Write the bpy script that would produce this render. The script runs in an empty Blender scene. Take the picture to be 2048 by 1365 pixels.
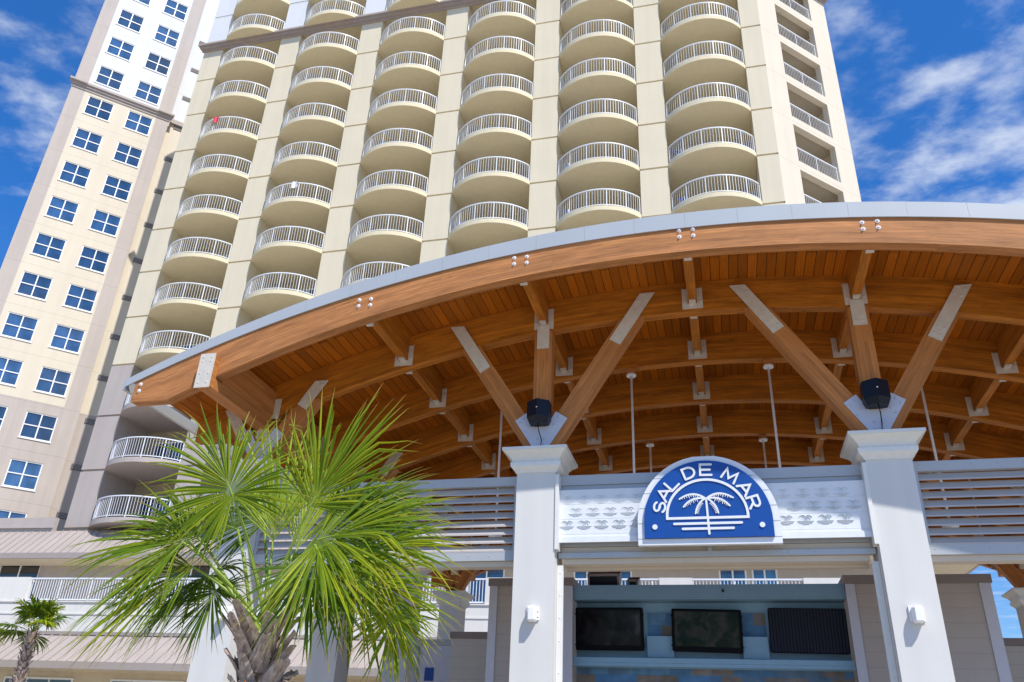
import bpy, math, random
from mathutils import Vector, Matrix
random.seed(7)
sin, cos, pi = math.sin, math.cos, math.pi
S = bpy.context.scene
COL = S.collection

# ------------------------------------------------------------------ helpers
class MB:
    def __init__(s): s.v=[]; s.f=[]; s.m=[]; s.uv=[]; s.sm=[]
    def face(s, pts, mi=0, uv=None, smooth=False):
        i=len(s.v); s.v += [tuple(p) for p in pts]; s.f.append(tuple(range(i,i+len(pts))))
        s.m.append(mi); s.uv.append(uv if uv else [(0,0)]*len(pts)); s.sm.append(smooth)
    def hexa(s, P, mi=0, L=None):
        # P: 8 corners, 0-3 start ring, 4-7 end ring (length direction 0->4); uv u along the length
        a=[Vector(p) for p in P]; l=(a[4]-a[0]).length if L is None else L
        w=(a[1]-a[0]).length; h=(a[3]-a[0]).length; o=random.random()*50
        s.face([a[0],a[3],a[2],a[1]],mi,[(o,0),(o,h),(o+w,h),(o+w,0)])
        s.face([a[4],a[5],a[6],a[7]],mi,[(o,0),(o+w,0),(o+w,h),(o,h)])
        q=0
        for i in range(4):
            j=(i+1)%4; d=(a[j]-a[i]).length
            s.face([a[i],a[j],a[j+4],a[i+4]],mi,[(o,q),(o,q+d),(o+l,q+d),(o+l,q)]); q+=d
    def box(s, x0,x1,y0,y1,z0,z1, mi=0, axis=0):
        if axis==0: P=[(x0,y0,z0),(x0,y1,z0),(x0,y1,z1),(x0,y0,z1),(x1,y0,z0),(x1,y1,z0),(x1,y1,z1),(x1,y0,z1)]
        elif axis==1: P=[(x1,y0,z0),(x0,y0,z0),(x0,y0,z1),(x1,y0,z1),(x1,y1,z0),(x0,y1,z0),(x0,y1,z1),(x1,y1,z1)]
        else: P=[(x0,y0,z0),(x1,y0,z0),(x1,y1,z0),(x0,y1,z0),(x0,y0,z1),(x1,y0,z1),(x1,y1,z1),(x0,y1,z1)]
        s.hexa(P,mi)
    def loft(s, rings, mi=0, cap=True, closed=True, smooth=False):
        n=len(rings[0]); u=0; o=random.random()*30
        for a,b in zip(rings[:-1],rings[1:]):
            d=(Vector(b[0])-Vector(a[0])).length; q=0
            for i in range(n if closed else n-1):
                j=(i+1)%n; e=(Vector(a[j])-Vector(a[i])).length
                s.face([a[i],a[j],b[j],b[i]],mi,[(o+u,q),(o+u,q+e),(o+u+d,q+e),(o+u+d,q)],smooth); q+=e
            u+=d
        if cap and closed:
            s.face(list(reversed(rings[0])),mi); s.face(rings[-1],mi)
    def tube(s, pts, r, n=6, mi=0, smooth=True):
        rings=[]
        for k,p in enumerate(pts):
            p=Vector(p); a=Vector(pts[max(k-1,0)]); b=Vector(pts[min(k+1,len(pts)-1)])
            d=(b-a).normalized(); up=Vector((0,0,1)) if abs(d.z)<.95 else Vector((1,0,0))
            e=d.cross(up).normalized(); g=e.cross(d); rr=r[k] if isinstance(r,(list,tuple)) else r
            rings.append([p+(e*cos(2*pi*i/n)+g*sin(2*pi*i/n))*rr for i in range(n)])
        s.loft(rings,mi,True,True,smooth)
    def prism(s, poly, fn, t0, t1, mi=0, side=None):
        # poly: 2D list (ccw), fn(a,b,t)->3D
        A=[fn(a,b,t0) for a,b in poly]; B=[fn(a,b,t1) for a,b in poly]; n=len(poly)
        s.face(A,mi,[(a,b) for a,b in poly]); s.face(list(reversed(B)),mi,[(a,b) for a,b in reversed(poly)])
        for i in range(n):
            j=(i+1)%n; s.face([A[j],A[i],B[i],B[j]],mi if side is None else side)
    def build(s, name, mats, parent=None, loc=None, fix=True):
        me=bpy.data.meshes.new(name); me.from_pydata(s.v,[],s.f)
        if not isinstance(mats,(list,tuple)): mats=[mats]
        for m in mats: me.materials.append(m)
        me.polygons.foreach_set('material_index',s.m); me.polygons.foreach_set('use_smooth',s.sm)
        ul=me.uv_layers.new(name='UVMap'); flat=[c for f in s.uv for p in f for c in p]; ul.data.foreach_set('uv',flat)
        if fix:
            import bmesh
            bm=bmesh.new(); bm.from_mesh(me); bmesh.ops.remove_doubles(bm,verts=bm.verts,dist=.00005)
            bmesh.ops.recalc_face_normals(bm,faces=bm.faces); bm.to_mesh(me); bm.free()
        me.update()
        o=bpy.data.objects.new(name,me); COL.objects.link(o)
        if parent: o.parent=parent
        if loc: o.location=loc
        return o
def empty(name, loc=(0,0,0), rz=0):
    o=bpy.data.objects.new(name,None); COL.objects.link(o); o.location=loc; o.rotation_euler=(0,0,rz); o.empty_display_size=.2
    return o
def tag(o, label=None, cat=None, group=None, kind=None):
    for k,v in (('label',label),('category',cat),('group',group),('kind',kind)):
        if v: o[k]=v
    return o
def dup(o, parent, loc=None, rz=None):
    c=o.copy(); COL.objects.link(c); c.parent=parent
    if loc is not None: c.location=loc
    if rz is not None: c.rotation_euler=(0,0,rz)
    return c
def dup_tree(o, parent=None, loc=None, rz=None):
    c=dup(o,parent,loc,rz)
    for ch in list(o.children): dup_tree(ch,c)
    return c

# ------------------------------------------------------------------ materials
def newmat(name):
    m=bpy.data.materials.new(name); m.use_nodes=True; nt=m.node_tree
    return m, nt, nt.nodes['Principled BSDF']
def N(nt,t,**kw):
    n=nt.nodes.new(t)
    for k,v in kw.items():
        if k in n.inputs: n.inputs[k].default_value=v
        else: setattr(n,k,v)
    return n
def ramp(nt, fac, stops, interp='LINEAR'):
    r=nt.nodes.new('ShaderNodeValToRGB'); r.color_ramp.interpolation=interp
    e=r.color_ramp.elements
    while len(e)>1: e.remove(e[-1])
    e[0].position=stops[0][0]; e[0].color=stops[0][1]
    for p,c in stops[1:]:
        x=e.new(p); x.color=c
    nt.links.new(fac,r.inputs[0]); return r
def g4(v): return (v,v,v,1)
def mul(nt,a,b,fac=1.0,mode='MULTIPLY'):
    m=nt.nodes.new('ShaderNodeMix'); m.data_type='RGBA'; m.blend_type=mode; m.inputs[0].default_value=fac
    for i,x in ((6,a),(7,b)):
        if isinstance(x,(tuple,list)): m.inputs[i].default_value=x
        else: nt.links.new(x,m.inputs[i])
    return m.outputs[2]
def objcoord(nt, sc=(1,1,1), kind='Object'):
    t=nt.nodes.new('ShaderNodeTexCoord'); mp=nt.nodes.new('ShaderNodeMapping'); mp.inputs['Scale'].default_value=sc
    nt.links.new(t.outputs[kind],mp.inputs[0]); return mp.outputs[0]
def bump(nt,bs,h,strength,dist):
    b=nt.nodes.new('ShaderNodeBump'); b.inputs['Strength'].default_value=strength; b.inputs['Distance'].default_value=dist
    nt.links.new(h,b.inputs['Height']); nt.links.new(b.outputs[0],bs.inputs['Normal'])
def stucco(name, c, rough=.85, joint=False, streak=.10, grain=60, gb=.006):
    m,nt,bs=newmat(name)
    v=objcoord(nt,(1,1,1))
    n1=N(nt,'ShaderNodeTexNoise',Scale=.45,Detail=5.0,Roughness=.6); nt.links.new(v,n1.inputs['Vector'])
    v2=objcoord(nt,(2.2,2.2,.12)); n2=N(nt,'ShaderNodeTexNoise',Scale=1.3,Detail=4.0); nt.links.new(v2,n2.inputs['Vector'])
    r1=ramp(nt,n1.outputs[0],[(.3,g4(1-streak)),(.7,g4(1.0))]); r2=ramp(nt,n2.outputs[0],[(.35,g4(1-streak*.8)),(.6,g4(1.0))])
    c1=mul(nt,r1.outputs[0],r2.outputs[0]); c2=mul(nt,(*c,1),c1)
    if joint:
        sp=nt.nodes.new('ShaderNodeSeparateXYZ'); nt.links.new(v,sp.inputs[0])
        a=N(nt,'ShaderNodeMath',operation='SUBTRACT'); nt.links.new(sp.outputs[2],a.inputs[0]); a.inputs[1].default_value=23.04-.1
        b=N(nt,'ShaderNodeMath',operation='FLOORED_MODULO'); nt.links.new(a.outputs[0],b.inputs[0]); b.inputs[1].default_value=3.0
        cc=ramp(nt,b.outputs[0],[(0,g4(.72)),(.02,g4(.72)),(.021,g4(1))],'CONSTANT')
        c2=mul(nt,c2,cc.outputs[0])
    nt.links.new(c2,bs.inputs['Base Color']); bs.inputs['Roughness'].default_value=rough
    n3=N(nt,'ShaderNodeTexNoise',Scale=grain,Detail=3.0); nt.links.new(v,n3.inputs['Vector'])
    bump(nt,bs,n3.outputs[0],.35,gb)
    return m
def metal(name,c,rough=.45,metallic=.0,mott=.06,sc=4.0):
    m,nt,bs=newmat(name); v=objcoord(nt)
    n=N(nt,'ShaderNodeTexNoise',Scale=sc,Detail=4.0); nt.links.new(v,n.inputs['Vector'])
    r=ramp(nt,n.outputs[0],[(.3,g4(1-mott)),(.7,g4(1.0))])
    nt.links.new(mul(nt,(*c,1),r.outputs[0]),bs.inputs['Base Color'])
    bs.inputs['Roughness'].default_value=rough; bs.inputs['Metallic'].default_value=metallic
    return m
def wood(name, base, dark, stain=.35, lam=.05, weather=0.0):
    m,nt,bs=newmat(name)
    v=objcoord(nt,(1.2,26,1),'UV'); n=N(nt,'ShaderNodeTexNoise',Scale=1.6,Detail=6.0,Roughness=.65,Distortion=.6); nt.links.new(v,n.inputs['Vector'])
    r=ramp(nt,n.outputs[0],[(.28,(*dark,1)),(.5,(*base,1)),(.75,tuple(min(1,x*1.18) for x in base)+(1,))])
    vl=objcoord(nt,(1,1,1),'UV')
    # lamella to lamella colour difference
    br=N(nt,'ShaderNodeTexBrick',**{'Scale':1.0,'Mortar Size':.0012,'Brick Width':3.4,'Row Height':lam,'Color1':g4(.78),'Color2':g4(1.08),'Mortar':g4(.5),'Mortar Smooth':.6,'Bias':0.0})
    nt.links.new(vl,br.inputs['Vector'])
    c=mul(nt,r.outputs[0],br.outputs[0])
    v3=objcoord(nt,(.5,3,1),'UV'); n3=N(nt,'ShaderNodeTexNoise',Scale=2.2,Detail=5.0,Roughness=.7); nt.links.new(v3,n3.inputs['Vector'])
    r3=ramp(nt,n3.outputs[0],[(.35,g4(1-stain)),(.62,g4(1.0))]); c=mul(nt,c,r3.outputs[0])
    # knots
    vk=objcoord(nt,(1.0,4.2,1),'UV'); vo=N(nt,'ShaderNodeTexVoronoi',Scale=1.3); nt.links.new(vk,vo.inputs['Vector'])
    rk=ramp(nt,vo.outputs['Distance'],[(0,g4(.28)),(.035,g4(.5)),(.07,g4(1))]); c=mul(nt,c,rk.outputs[0],.8)
    if weather:
        v4=objcoord(nt,(.9,34,1),'UV'); n4=N(nt,'ShaderNodeTexNoise',Scale=1.1,Detail=7.0,Roughness=.75); nt.links.new(v4,n4.inputs['Vector'])
        r4=ramp(nt,n4.outputs[0],[(.56,g4(0)),(.74,g4(weather))])
        mx=nt.nodes.new('ShaderNodeMix'); mx.data_type='RGBA'; nt.links.new(r4.outputs[0],mx.inputs[0]); nt.links.new(c,mx.inputs[6]); mx.inputs[7].default_value=(.12,.075,.05,1); c=mx.outputs[2]
    nt.links.new(c,bs.inputs['Base Color']); bs.inputs['Roughness'].default_value=.6; bs.inputs['Specular IOR Level'].default_value=.25
    bump(nt,bs,n.outputs[0],.25,.004)
    return m
def planks(name, c1, c2, gap, w=.14, axis='UV', rough=.55):
    m,nt,bs=newmat(name)
    v=objcoord(nt,(1,1,1),axis)
    br=N(nt,'ShaderNodeTexBrick',**{'Scale':1.0,'Mortar Size':.005,'Brick Width':3.6,'Row Height':w,'Color1':(*c1,1),'Color2':(*c2,1),'Mortar':(*gap,1),'Mortar Smooth':.15})
    nt.links.new(v,br.inputs['Vector'])
    v2=objcoord(nt,(1.0,22,1),axis); n=N(nt,'ShaderNodeTexNoise',Scale=1.8,Detail=6.0,Roughness=.65); nt.links.new(v2,n.inputs['Vector'])
    r=ramp(nt,n.outputs[0],[(.3,g4(.72)),(.7,g4(1.1))]); c=mul(nt,br.outputs[0],r.outputs[0])
    vk=objcoord(nt,(1.2,5.0,1),axis); vo=N(nt,'ShaderNodeTexVoronoi',Scale=1.6); nt.links.new(vk,vo.inputs['Vector'])
    rk=ramp(nt,vo.outputs['Distance'],[(0,g4(.3)),(.05,g4(.6)),(.09,g4(1))]); c=mul(nt,c,rk.outputs[0],.7)
    nt.links.new(c,bs.inputs['Base Color']); bs.inputs['Roughness'].default_value=rough; bs.inputs['Specular IOR Level'].default_value=.25
    return m
def siding(name, c, step=.2, rough=.6):
    m,nt,bs=newmat(name); v=objcoord(nt)
    sp=nt.nodes.new('ShaderNodeSeparateXYZ'); nt.links.new(v,sp.inputs[0])
    b=N(nt,'ShaderNodeMath',operation='FLOORED_MODULO'); nt.links.new(sp.outputs[2],b.inputs[0]); b.inputs[1].default_value=step
    cc=ramp(nt,b.outputs[0],[(0,g4(.80)),(.006,g4(.80)),(.010,g4(1))])
    n=N(nt,'ShaderNodeTexNoise',Scale=3.0,Detail=4.0); nt.links.new(v,n.inputs['Vector']); r=ramp(nt,n.outputs[0],[(.3,g4(.93)),(.7,g4(1))])
    nt.links.new(mul(nt,mul(nt,(*c,1),cc.outputs[0]),r.outputs[0]),bs.inputs['Base Color']); bs.inputs['Roughness'].default_value=rough
    return m
def glass(name,c=(.03,.075,.17),rough=.06):
    m,nt,bs=newmat(name); v=objcoord(nt,(1,1,.7))
    n=N(nt,'ShaderNodeTexNoise',Scale=1.4,Detail=2.0); nt.links.new(v,n.inputs['Vector']); r=ramp(nt,n.outputs[0],[(.35,g4(.65)),(.65,g4(1.2))])
    oi=nt.nodes.new('ShaderNodeObjectInfo'); rr=ramp(nt,oi.outputs['Random'],[(0,g4(.55)),(.5,g4(1.0)),(.85,g4(1.35)),(1,(1.9,1.7,1.5,1))])
    nt.links.new(mul(nt,mul(nt,(*c,1),r.outputs[0]),rr.outputs[0]),bs.inputs['Base Color']); bs.inputs['Roughness'].default_value=rough; bs.inputs['IOR'].default_value=1.9
    n2=N(nt,'ShaderNodeTexNoise',Scale=1.0,Detail=1.0); nt.links.new(v,n2.inputs['Vector']); bump(nt,bs,n2.outputs[0],.08,.02)
    return m
def plain(name,c,rough=.5,metallic=0.0,spec=None):
    m,nt,bs=newmat(name)
    v=objcoord(nt); n=N(nt,'ShaderNodeTexNoise',Scale=9.0,Detail=3.0); nt.links.new(v,n.inputs['Vector']); r=ramp(nt,n.outputs[0],[(.3,g4(.94)),(.7,g4(1))])
    nt.links.new(mul(nt,(*c,1),r.outputs[0]),bs.inputs['Base Color']); bs.inputs['Roughness'].default_value=rough; bs.inputs['Metallic'].default_value=metallic
    return m

M={}
M['cream']=stucco('cream_stucco',(.70,.62,.46),joint=False,streak=.05,gb=.01)
M['slab']=stucco('cream_slab',(.72,.63,.43),streak=.05)
M['cream_j']=stucco('cream_stucco_jointed',(.69,.61,.485),joint=True,streak=.05,gb=.01)
M['taupe']=stucco('taupe_stucco',(.50,.435,.39),joint=True,streak=.08,gb=.01)
M['taupe_p']=stucco('taupe_stucco_plain',(.46,.40,.365),streak=.08,gb=.01)
M['upper']=stucco('white_stucco',(.69,.70,.72),joint=True,streak=.04)
M['cornice']=stucco('cornice_stucco',(.40,.33,.30),streak=.1)
M['whitewall']=stucco('white_parapet_stucco',(.72,.69,.64),streak=.06)
M['colw']=stucco('column_stucco',(.655,.645,.625),streak=.07,grain=90,gb=.004)
M['capw']=plain('white_trim_paint',(.72,.72,.69),.5)
M['rail']=plain('white_railing_paint',(.74,.76,.79),.4)
M['glass']=glass('sky_tone_window_glass')  # sky reflection put into the blue base colour of the panes
M['doorglass']=glass('blue_door_glass',(.012,.09,.24))
M['darkglass']=glass('dark_window_glass',(.02,.022,.03))
M['frame']=plain('white_window_frame',(.86,.86,.86),.4)
M['vent']=plain('dark_vent',(.10,.10,.11),.6)
M['roofm']=metal('brown_metal_roof',(.41,.35,.315),.5,.0,.10,.8)
M['fasc']=metal('brown_fascia',(.35,.30,.27),.5)
M['tan']=stucco('tan_stucco',(.66,.57,.42),streak=.08)
M['beam']=wood('glulam_stained',(.56,.188,.015),(.36,.105,.009),stain=.36)
M['beamf']=wood('glulam_weathered',(.53,.225,.078),(.34,.13,.042),stain=.30,weather=.85)
M['brace']=wood('glulam_brace',(.54,.215,.062),(.42,.16,.042),stain=.18)
M['deck']=planks('stained_deck_planks',(.52,.142,.006),(.32,.09,.005),(.03,.009,.002))
M['galv']=metal('galvanised_steel',(.66,.60,.52),.55,.05,.13,9.0)
M['gusset']=metal('painted_gusset',(.56,.58,.66),.45,.0,.08,6.0)
M['bolt']=plain('white_bolt',(.78,.74,.74),.35)
M['flash']=metal('grey_flashing',(.43,.455,.475),.42,.1,.06,1.2)
M['louv']=metal('aluminium_louver',(.47,.43,.405),.45,.0,.07,3.0)
M['louvf']=metal('louver_frame',(.43,.445,.46),.42,.1,.05,3.0)
M['shut']=metal('beige_shutter',(.60,.52,.42),.5,.0,.06,2.0)
M['black']=plain('black_plastic',(.008,.012,.022),.35)
def nospec(m,v=.12):
    m.node_tree.nodes['Principled BSDF'].inputs['Specular IOR Level'].default_value=v
M['tvblack']=plain('tv_bezel',(.002,.002,.003),.5)
M['blue']=plain('sign_blue',(.004,.062,.30),.35)
M['white']=plain('sign_white',(.74,.76,.79),.4)
M['motif']=plain('grey_motif',(.56,.60,.62),.6)
M['barblue']=siding('blue_painted_boards',(.17,.29,.40),.36)
M['barblue2']=plain('blue_painted_panel',(.20,.35,.48),.5)
M['siding']=siding('taupe_siding',(.40,.35,.32))
M['trim']=plain('lilac_trim',(.50,.50,.57),.5)
M['cap']=plain('brown_cap',(.24,.20,.18),.5)
M['lampw']=plain('white_lamp',(.85,.85,.87),.35)
M['red']=plain('red_towel',(.75,.06,.09),.8); M['clothw']=plain('white_towel',(.85,.85,.88),.8); M['chairb']=plain('blue_sling',(.03,.10,.42),.6)
def reclaimed():
    m,nt,bs=newmat('reclaimed_blue_boards'); v=objcoord(nt,(1,1,1),'UV')
    br=N(nt,'ShaderNodeTexBrick',**{'Scale':1.0,'Mortar Size':.006,'Brick Width':.31,'Row Height':.19,'Color1':g4(0),'Color2':g4(1),'Mortar':g4(0),'Bias':0.0})
    br.offset=.37; br.squash=1.4; br.squash_frequency=3
    nt.links.new(v,br.inputs['Vector'])
    r=ramp(nt,br.outputs[0],[(0,(.07,.19,.36,1)),(.28,(.20,.17,.16,1)),(.42,(.11,.25,.42,1)),(.62,(.19,.15,.12,1)),(.78,(.10,.18,.28,1)),(.9,(.24,.21,.20,1))],'CONSTANT')
    n=N(nt,'ShaderNodeTexNoise',Scale=5.0,Detail=5.0); nt.links.new(v,n.inputs['Vector']); rr=ramp(nt,n.outputs[0],[(.3,g4(.6)),(.7,g4(1.05))])
    nt.links.new(mul(nt,r.outputs[0],rr.outputs[0]),bs.inputs['Base Color']); bs.inputs['Roughness'].default_value=.7
    return m
M['recl']=reclaimed()
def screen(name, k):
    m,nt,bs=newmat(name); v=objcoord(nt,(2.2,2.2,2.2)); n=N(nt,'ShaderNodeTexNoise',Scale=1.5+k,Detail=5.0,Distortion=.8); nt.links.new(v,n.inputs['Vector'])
    if k: r=ramp(nt,n.outputs[1],[(.30,(.003,.006,.003,1)),(.45,(.012,.018,.006,1)),(.6,(.045,.038,.03,1)),(.78,(.006,.018,.014,1))])  # green and brown reflection painted into the screen colour
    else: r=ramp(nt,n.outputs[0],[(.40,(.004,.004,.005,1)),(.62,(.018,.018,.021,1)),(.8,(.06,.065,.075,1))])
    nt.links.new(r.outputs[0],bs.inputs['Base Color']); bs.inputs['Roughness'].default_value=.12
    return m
M['scr0']=screen('dusty_tv_screen',0); M['scr1']=screen('reflection_tv_screen',1)
def coverm():
    m,nt,bs=newmat('quilted_black_cover'); v=objcoord(nt,(1,1,1)); w=N(nt,'ShaderNodeTexWave',Scale=7.0,Distortion=.6); w.bands_direction='X'; nt.links.new(v,w.inputs['Vector'])
    r=ramp(nt,w.outputs[1],[(0,(.006,.007,.014,1)),(1,(.022,.024,.04,1))]); nt.links.new(r.outputs[0],bs.inputs['Base Color']); bs.inputs['Roughness'].default_value=.5
    bump(nt,bs,w.outputs[1],.6,.01); return m
M['cover']=coverm()
for q_ in ('cover','scr0','scr1','tvblack'): nospec(M[q_],.10)
nospec(M['black'],.25)
def leafmat(name,g1,g2,yel,tip):
    m,nt,bs=newmat(name); t=nt.nodes.new('ShaderNodeTexCoord'); sp=nt.nodes.new('ShaderNodeSeparateXYZ'); nt.links.new(t.outputs['UV'],sp.inputs[0])
    v=objcoord(nt,(.6,9,1),'UV'); n=N(nt,'ShaderNodeTexNoise',Scale=1.2,Detail=3.0); nt.links.new(v,n.inputs['Vector'])
    r=ramp(nt,n.outputs[0],[(.32,(*g1,1)),(.52,(*g2,1)),(.66,(*yel,1))])
    tr=ramp(nt,sp.outputs[0],[(.80,g4(0)),(1.0,g4(1))])
    mx=nt.nodes.new('ShaderNodeMix'); mx.data_type='RGBA'; nt.links.new(tr.outputs[0],mx.inputs[0]); nt.links.new(r.outputs[0],mx.inputs[6]); mx.inputs[7].default_value=(*tip,1)
    c=mx.outputs[2]
    nt.links.new(c,bs.inputs['Base Color']); bs.inputs['Roughness'].default_value=.5; bs.inputs['Specular IOR Level'].default_value=.28
    tl=nt.nodes.new('ShaderNodeBsdfTranslucent'); nt.links.new(mul(nt,c,(1.25,1.3,.5,1)),tl.inputs[0])
    ms=nt.nodes.new('ShaderNodeMixShader'); ms.inputs[0].default_value=.45
    out=nt.nodes['Material Output']; nt.links.new(bs.outputs[0],ms.inputs[1]); nt.links.new(tl.outputs[0],ms.inputs[2]); nt.links.new(ms.outputs[0],out.inputs[0])
    return m
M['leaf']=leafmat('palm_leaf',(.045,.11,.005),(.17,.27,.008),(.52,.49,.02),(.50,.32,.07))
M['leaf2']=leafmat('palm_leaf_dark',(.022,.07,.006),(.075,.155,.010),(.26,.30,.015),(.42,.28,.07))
M['leafn']=leafmat('palm_leaf_new',(.28,.42,.05),(.42,.54,.07),(.62,.62,.10),(.55,.45,.15))
M['stem']=plain('palm_petiole',(.22,.31,.03),.55)
def barkm():
    m,nt,bs=newmat('palm_boot_bark'); v=objcoord(nt,(14,14,3)); n=N(nt,'ShaderNodeTexNoise',Scale=2.0,Detail=6.0,Roughness=.7); nt.links.new(v,n.inputs['Vector'])
    r=ramp(nt,n.outputs[0],[(.3,(.13,.09,.075,1)),(.48,(.34,.26,.22,1)),(.7,(.52,.45,.40,1))]); nt.links.new(r.outputs[0],bs.inputs['Base Color']); bs.inputs['Roughness'].default_value=.85
    bump(nt,bs,n.outputs[0],.7,.02); return m
M['bark']=barkm(); M['fiber']=stucco('palm_fibre',(.20,.12,.07),grain=40,gb=.02); M['orange']=plain('orange_fibre',(.80,.26,.03),.7)

# ------------------------------------------------------------------ ground
g=MB()
g.face([(-400,-300,0),(400,-300,0),(400,500,0),(-400,500,0)])
gr=g.build('ground',stucco('pale_concrete_ground',(.47,.42,.345),streak=.15,grain=8,gb=.01)); tag(gr,kind='structure')

# ------------------------------------------------------------------ HOTEL
hotel=empty('hotel',( -13.5,34,0)); HL=Vector((-13.5,34,0))
tag(hotel,'cream and taupe high-rise hotel with columns of curved white-railed balconies','hotel')
def hp(o):  # keep world coordinates for a child of the hotel
    o.parent=hotel; o.location=Vector(o.location)-HL; return o
Z0=23.04; FH=3.0; K0,K1=-4,9
def zk(k): return Z0+FH*k
def wmat(k): return 1 if k<-1 else (2 if k>=7 else 0)
YF=33.65; YB=36.3
PX=[(-31.62,-30.17),(-25.83,-24.39),(-20.04,-18.6),(-14.25,-12.81),(-8.46,-7.0),(-2.62,-1.18),(3.19,4.22)]
w=MB()
for a,b in PX:
    for k in range(K0,K1+1):
        z=zk(k)
        w.box(a,b,YF,YB,z+.11,z+FH,wmat(k))
        w.box(a+.04,b-.04,YF+.10,YB,z,z+.11,wmat(k))
# back wall of the recesses
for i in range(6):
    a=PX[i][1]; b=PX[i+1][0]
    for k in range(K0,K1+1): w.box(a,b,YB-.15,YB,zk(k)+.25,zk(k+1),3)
w.box(-31.62,4.22,YB,YB+12,10.5,zk(K1+1),0)
hw=w.build('wall',[M['cream'],M['taupe_p'],M['upper'],stucco('shaded_recess_stucco',(.44,.38,.265))]); hp(hw)  # last stucco: shade of the recess put into a darker wall colour
# cornice band under the white storeys
c=MB()
for i,(y0,z0,z1) in enumerate([(YF-.42,44.02,44.16),(YF-.30,43.86,44.017),(YF-.12,43.70,43.857)]):
    c.box(-31.62-(.30-.1*i),4.22+.1,y0,YF-.003,z0,z1)
hp(c.build('cornice',M['cornice']))
# balconies: one kind, copied
R=2.66
def arc(r,n,inset=0,hwid=2.17):
    cy=1.54; a0=math.asin(min(1,(hwid-inset*.0)/r)); 
    return [(r*sin(-a0+2*a0*i/n), cy-r*cos(-a0+2*a0*i/n)) for i in range(n+1)]
HW=2.175
def make_balcony():
    m=MB(); P=arc(R,28)
    poly=[(x,y) for x,y in P]+[(HW-.0,2.498),(-HW+.0,2.498)]
    poly=[(max(-HW+.002,min(HW-.002,x)),y) for x,y in poly]
    m.prism(poly,lambda a,b,t:(a,b,t),0,.25)
    # small drip lip
    bal=m.build('balcony',M['slab'])
    r=MB(); Rr=R-.07; a0=math.asin(2.10/Rr); n=34
    def pt(i,z,rr=Rr,f=n): 
        a=-a0+2*a0*i/f; return (rr*sin(a),1.54-rr*cos(a),z)
    for z,h,t in ((.33,.04,.02),(1.28,.055,.03)):
        rings=[]
        for i in range(29):
            rings.append([pt(i,z,Rr+t,28),pt(i,z,Rr-t,28),pt(i,z+h,Rr-t,28),pt(i,z+h,Rr+t,28)])
        r.loft(rings)
    for i in range(n+1):
        big=i%7==0 or i==n
        a=-a0+2*a0*i/n; hw_=.024 if big else .0085; d=.018 if big else .0085
        e=Vector((cos(a),sin(a),0)); q=Vector((sin(a),-cos(a),0)); c0=Vector((Rr*sin(a),1.54-Rr*cos(a),0))
        z0,z1=(.25,1.278) if big else (.371,1.279)
        R0=[c0-e*hw_-q*d,c0+e*hw_-q*d,c0+e*hw_+q*d,c0-e*hw_+q*d]
        r.loft([[p+Vector((0,0,z0)) for p in R0],[p+Vector((0,0,z1)) for p in R0]])
    rl=r.build('railing',M['rail'],bal)
    d=MB(); 
    d.box(-1.5,1.1,2.40,2.497,.253,2.35,0)
    dr=d.build('sliding_door',M['frame'],bal)
    gl=MB()
    for a,b in ((-1.42,-.64),(-.57,.22),(.29,1.02)): gl.box(a,b,2.385,2.397,.33,2.27)
    gl.build('pane',M['doorglass'],dr)
    return bal
b0=make_balcony(); used=False
cols=[( (PX[i][1]+PX[i+1][0])/2 ) for i in range(6)]
upslab=M['slab']
for i,x in enumerate(cols):
    for k in range(K0,K1+1):
        loc=Vector((x,YF,zk(k)))-HL
        if not used: b0.parent=hotel; b0.location=loc; used=True; continue
        dup_tree(b0,hotel,loc)
low=[o for o in hotel.children if o.name.startswith('balcony') and o.location.z<zk(-1)-.1]
lm=None
for o in low:      # the two lowest storeys are painted taupe
    if lm is None:
        lm=o.data.copy(); lm.materials.clear(); lm.materials.append(M['taupe_p'])
    o.data=lm
# generic wall with openings, local frame fn(u,t,z): t = depth behind the face
def wall_open(m, fn, us, zs, hole, mi, depth):
    for i in range(len(us)-1):
        for j in range(len(zs)-1):
            u0,u1,z0,z1=us[i],us[i+1],zs[j],zs[j+1]
            if hole(i,j):
                def h(a,b): return 0<=a<len(us)-1 and 0<=b<len(zs)-1 and hole(a,b)
                if not h(i-1,j): m.face([fn(u0,0,z0),fn(u0,0,z1),fn(u0,depth,z1),fn(u0,depth,z0)],mi(i,j))
                if not h(i+1,j): m.face([fn(u1,0,z0),fn(u1,0,z1),fn(u1,depth,z1),fn(u1,depth,z0)],mi(i,j))
                if not h(i,j-1): m.face([fn(u0,0,z0),fn(u1,0,z0),fn(u1,depth,z0),fn(u0,depth,z0)],mi(i,j))
                if not h(i,j+1): m.face([fn(u0,0,z1),fn(u1,0,z1),fn(u1,depth,z1),fn(u0,depth,z1)],mi(i,j))
            else: m.face([fn(u0,0,z0),fn(u1,0,z0),fn(u1,0,z1),fn(u0,0,z1)],mi(i,j))
q2=math.sqrt(.5)
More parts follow.
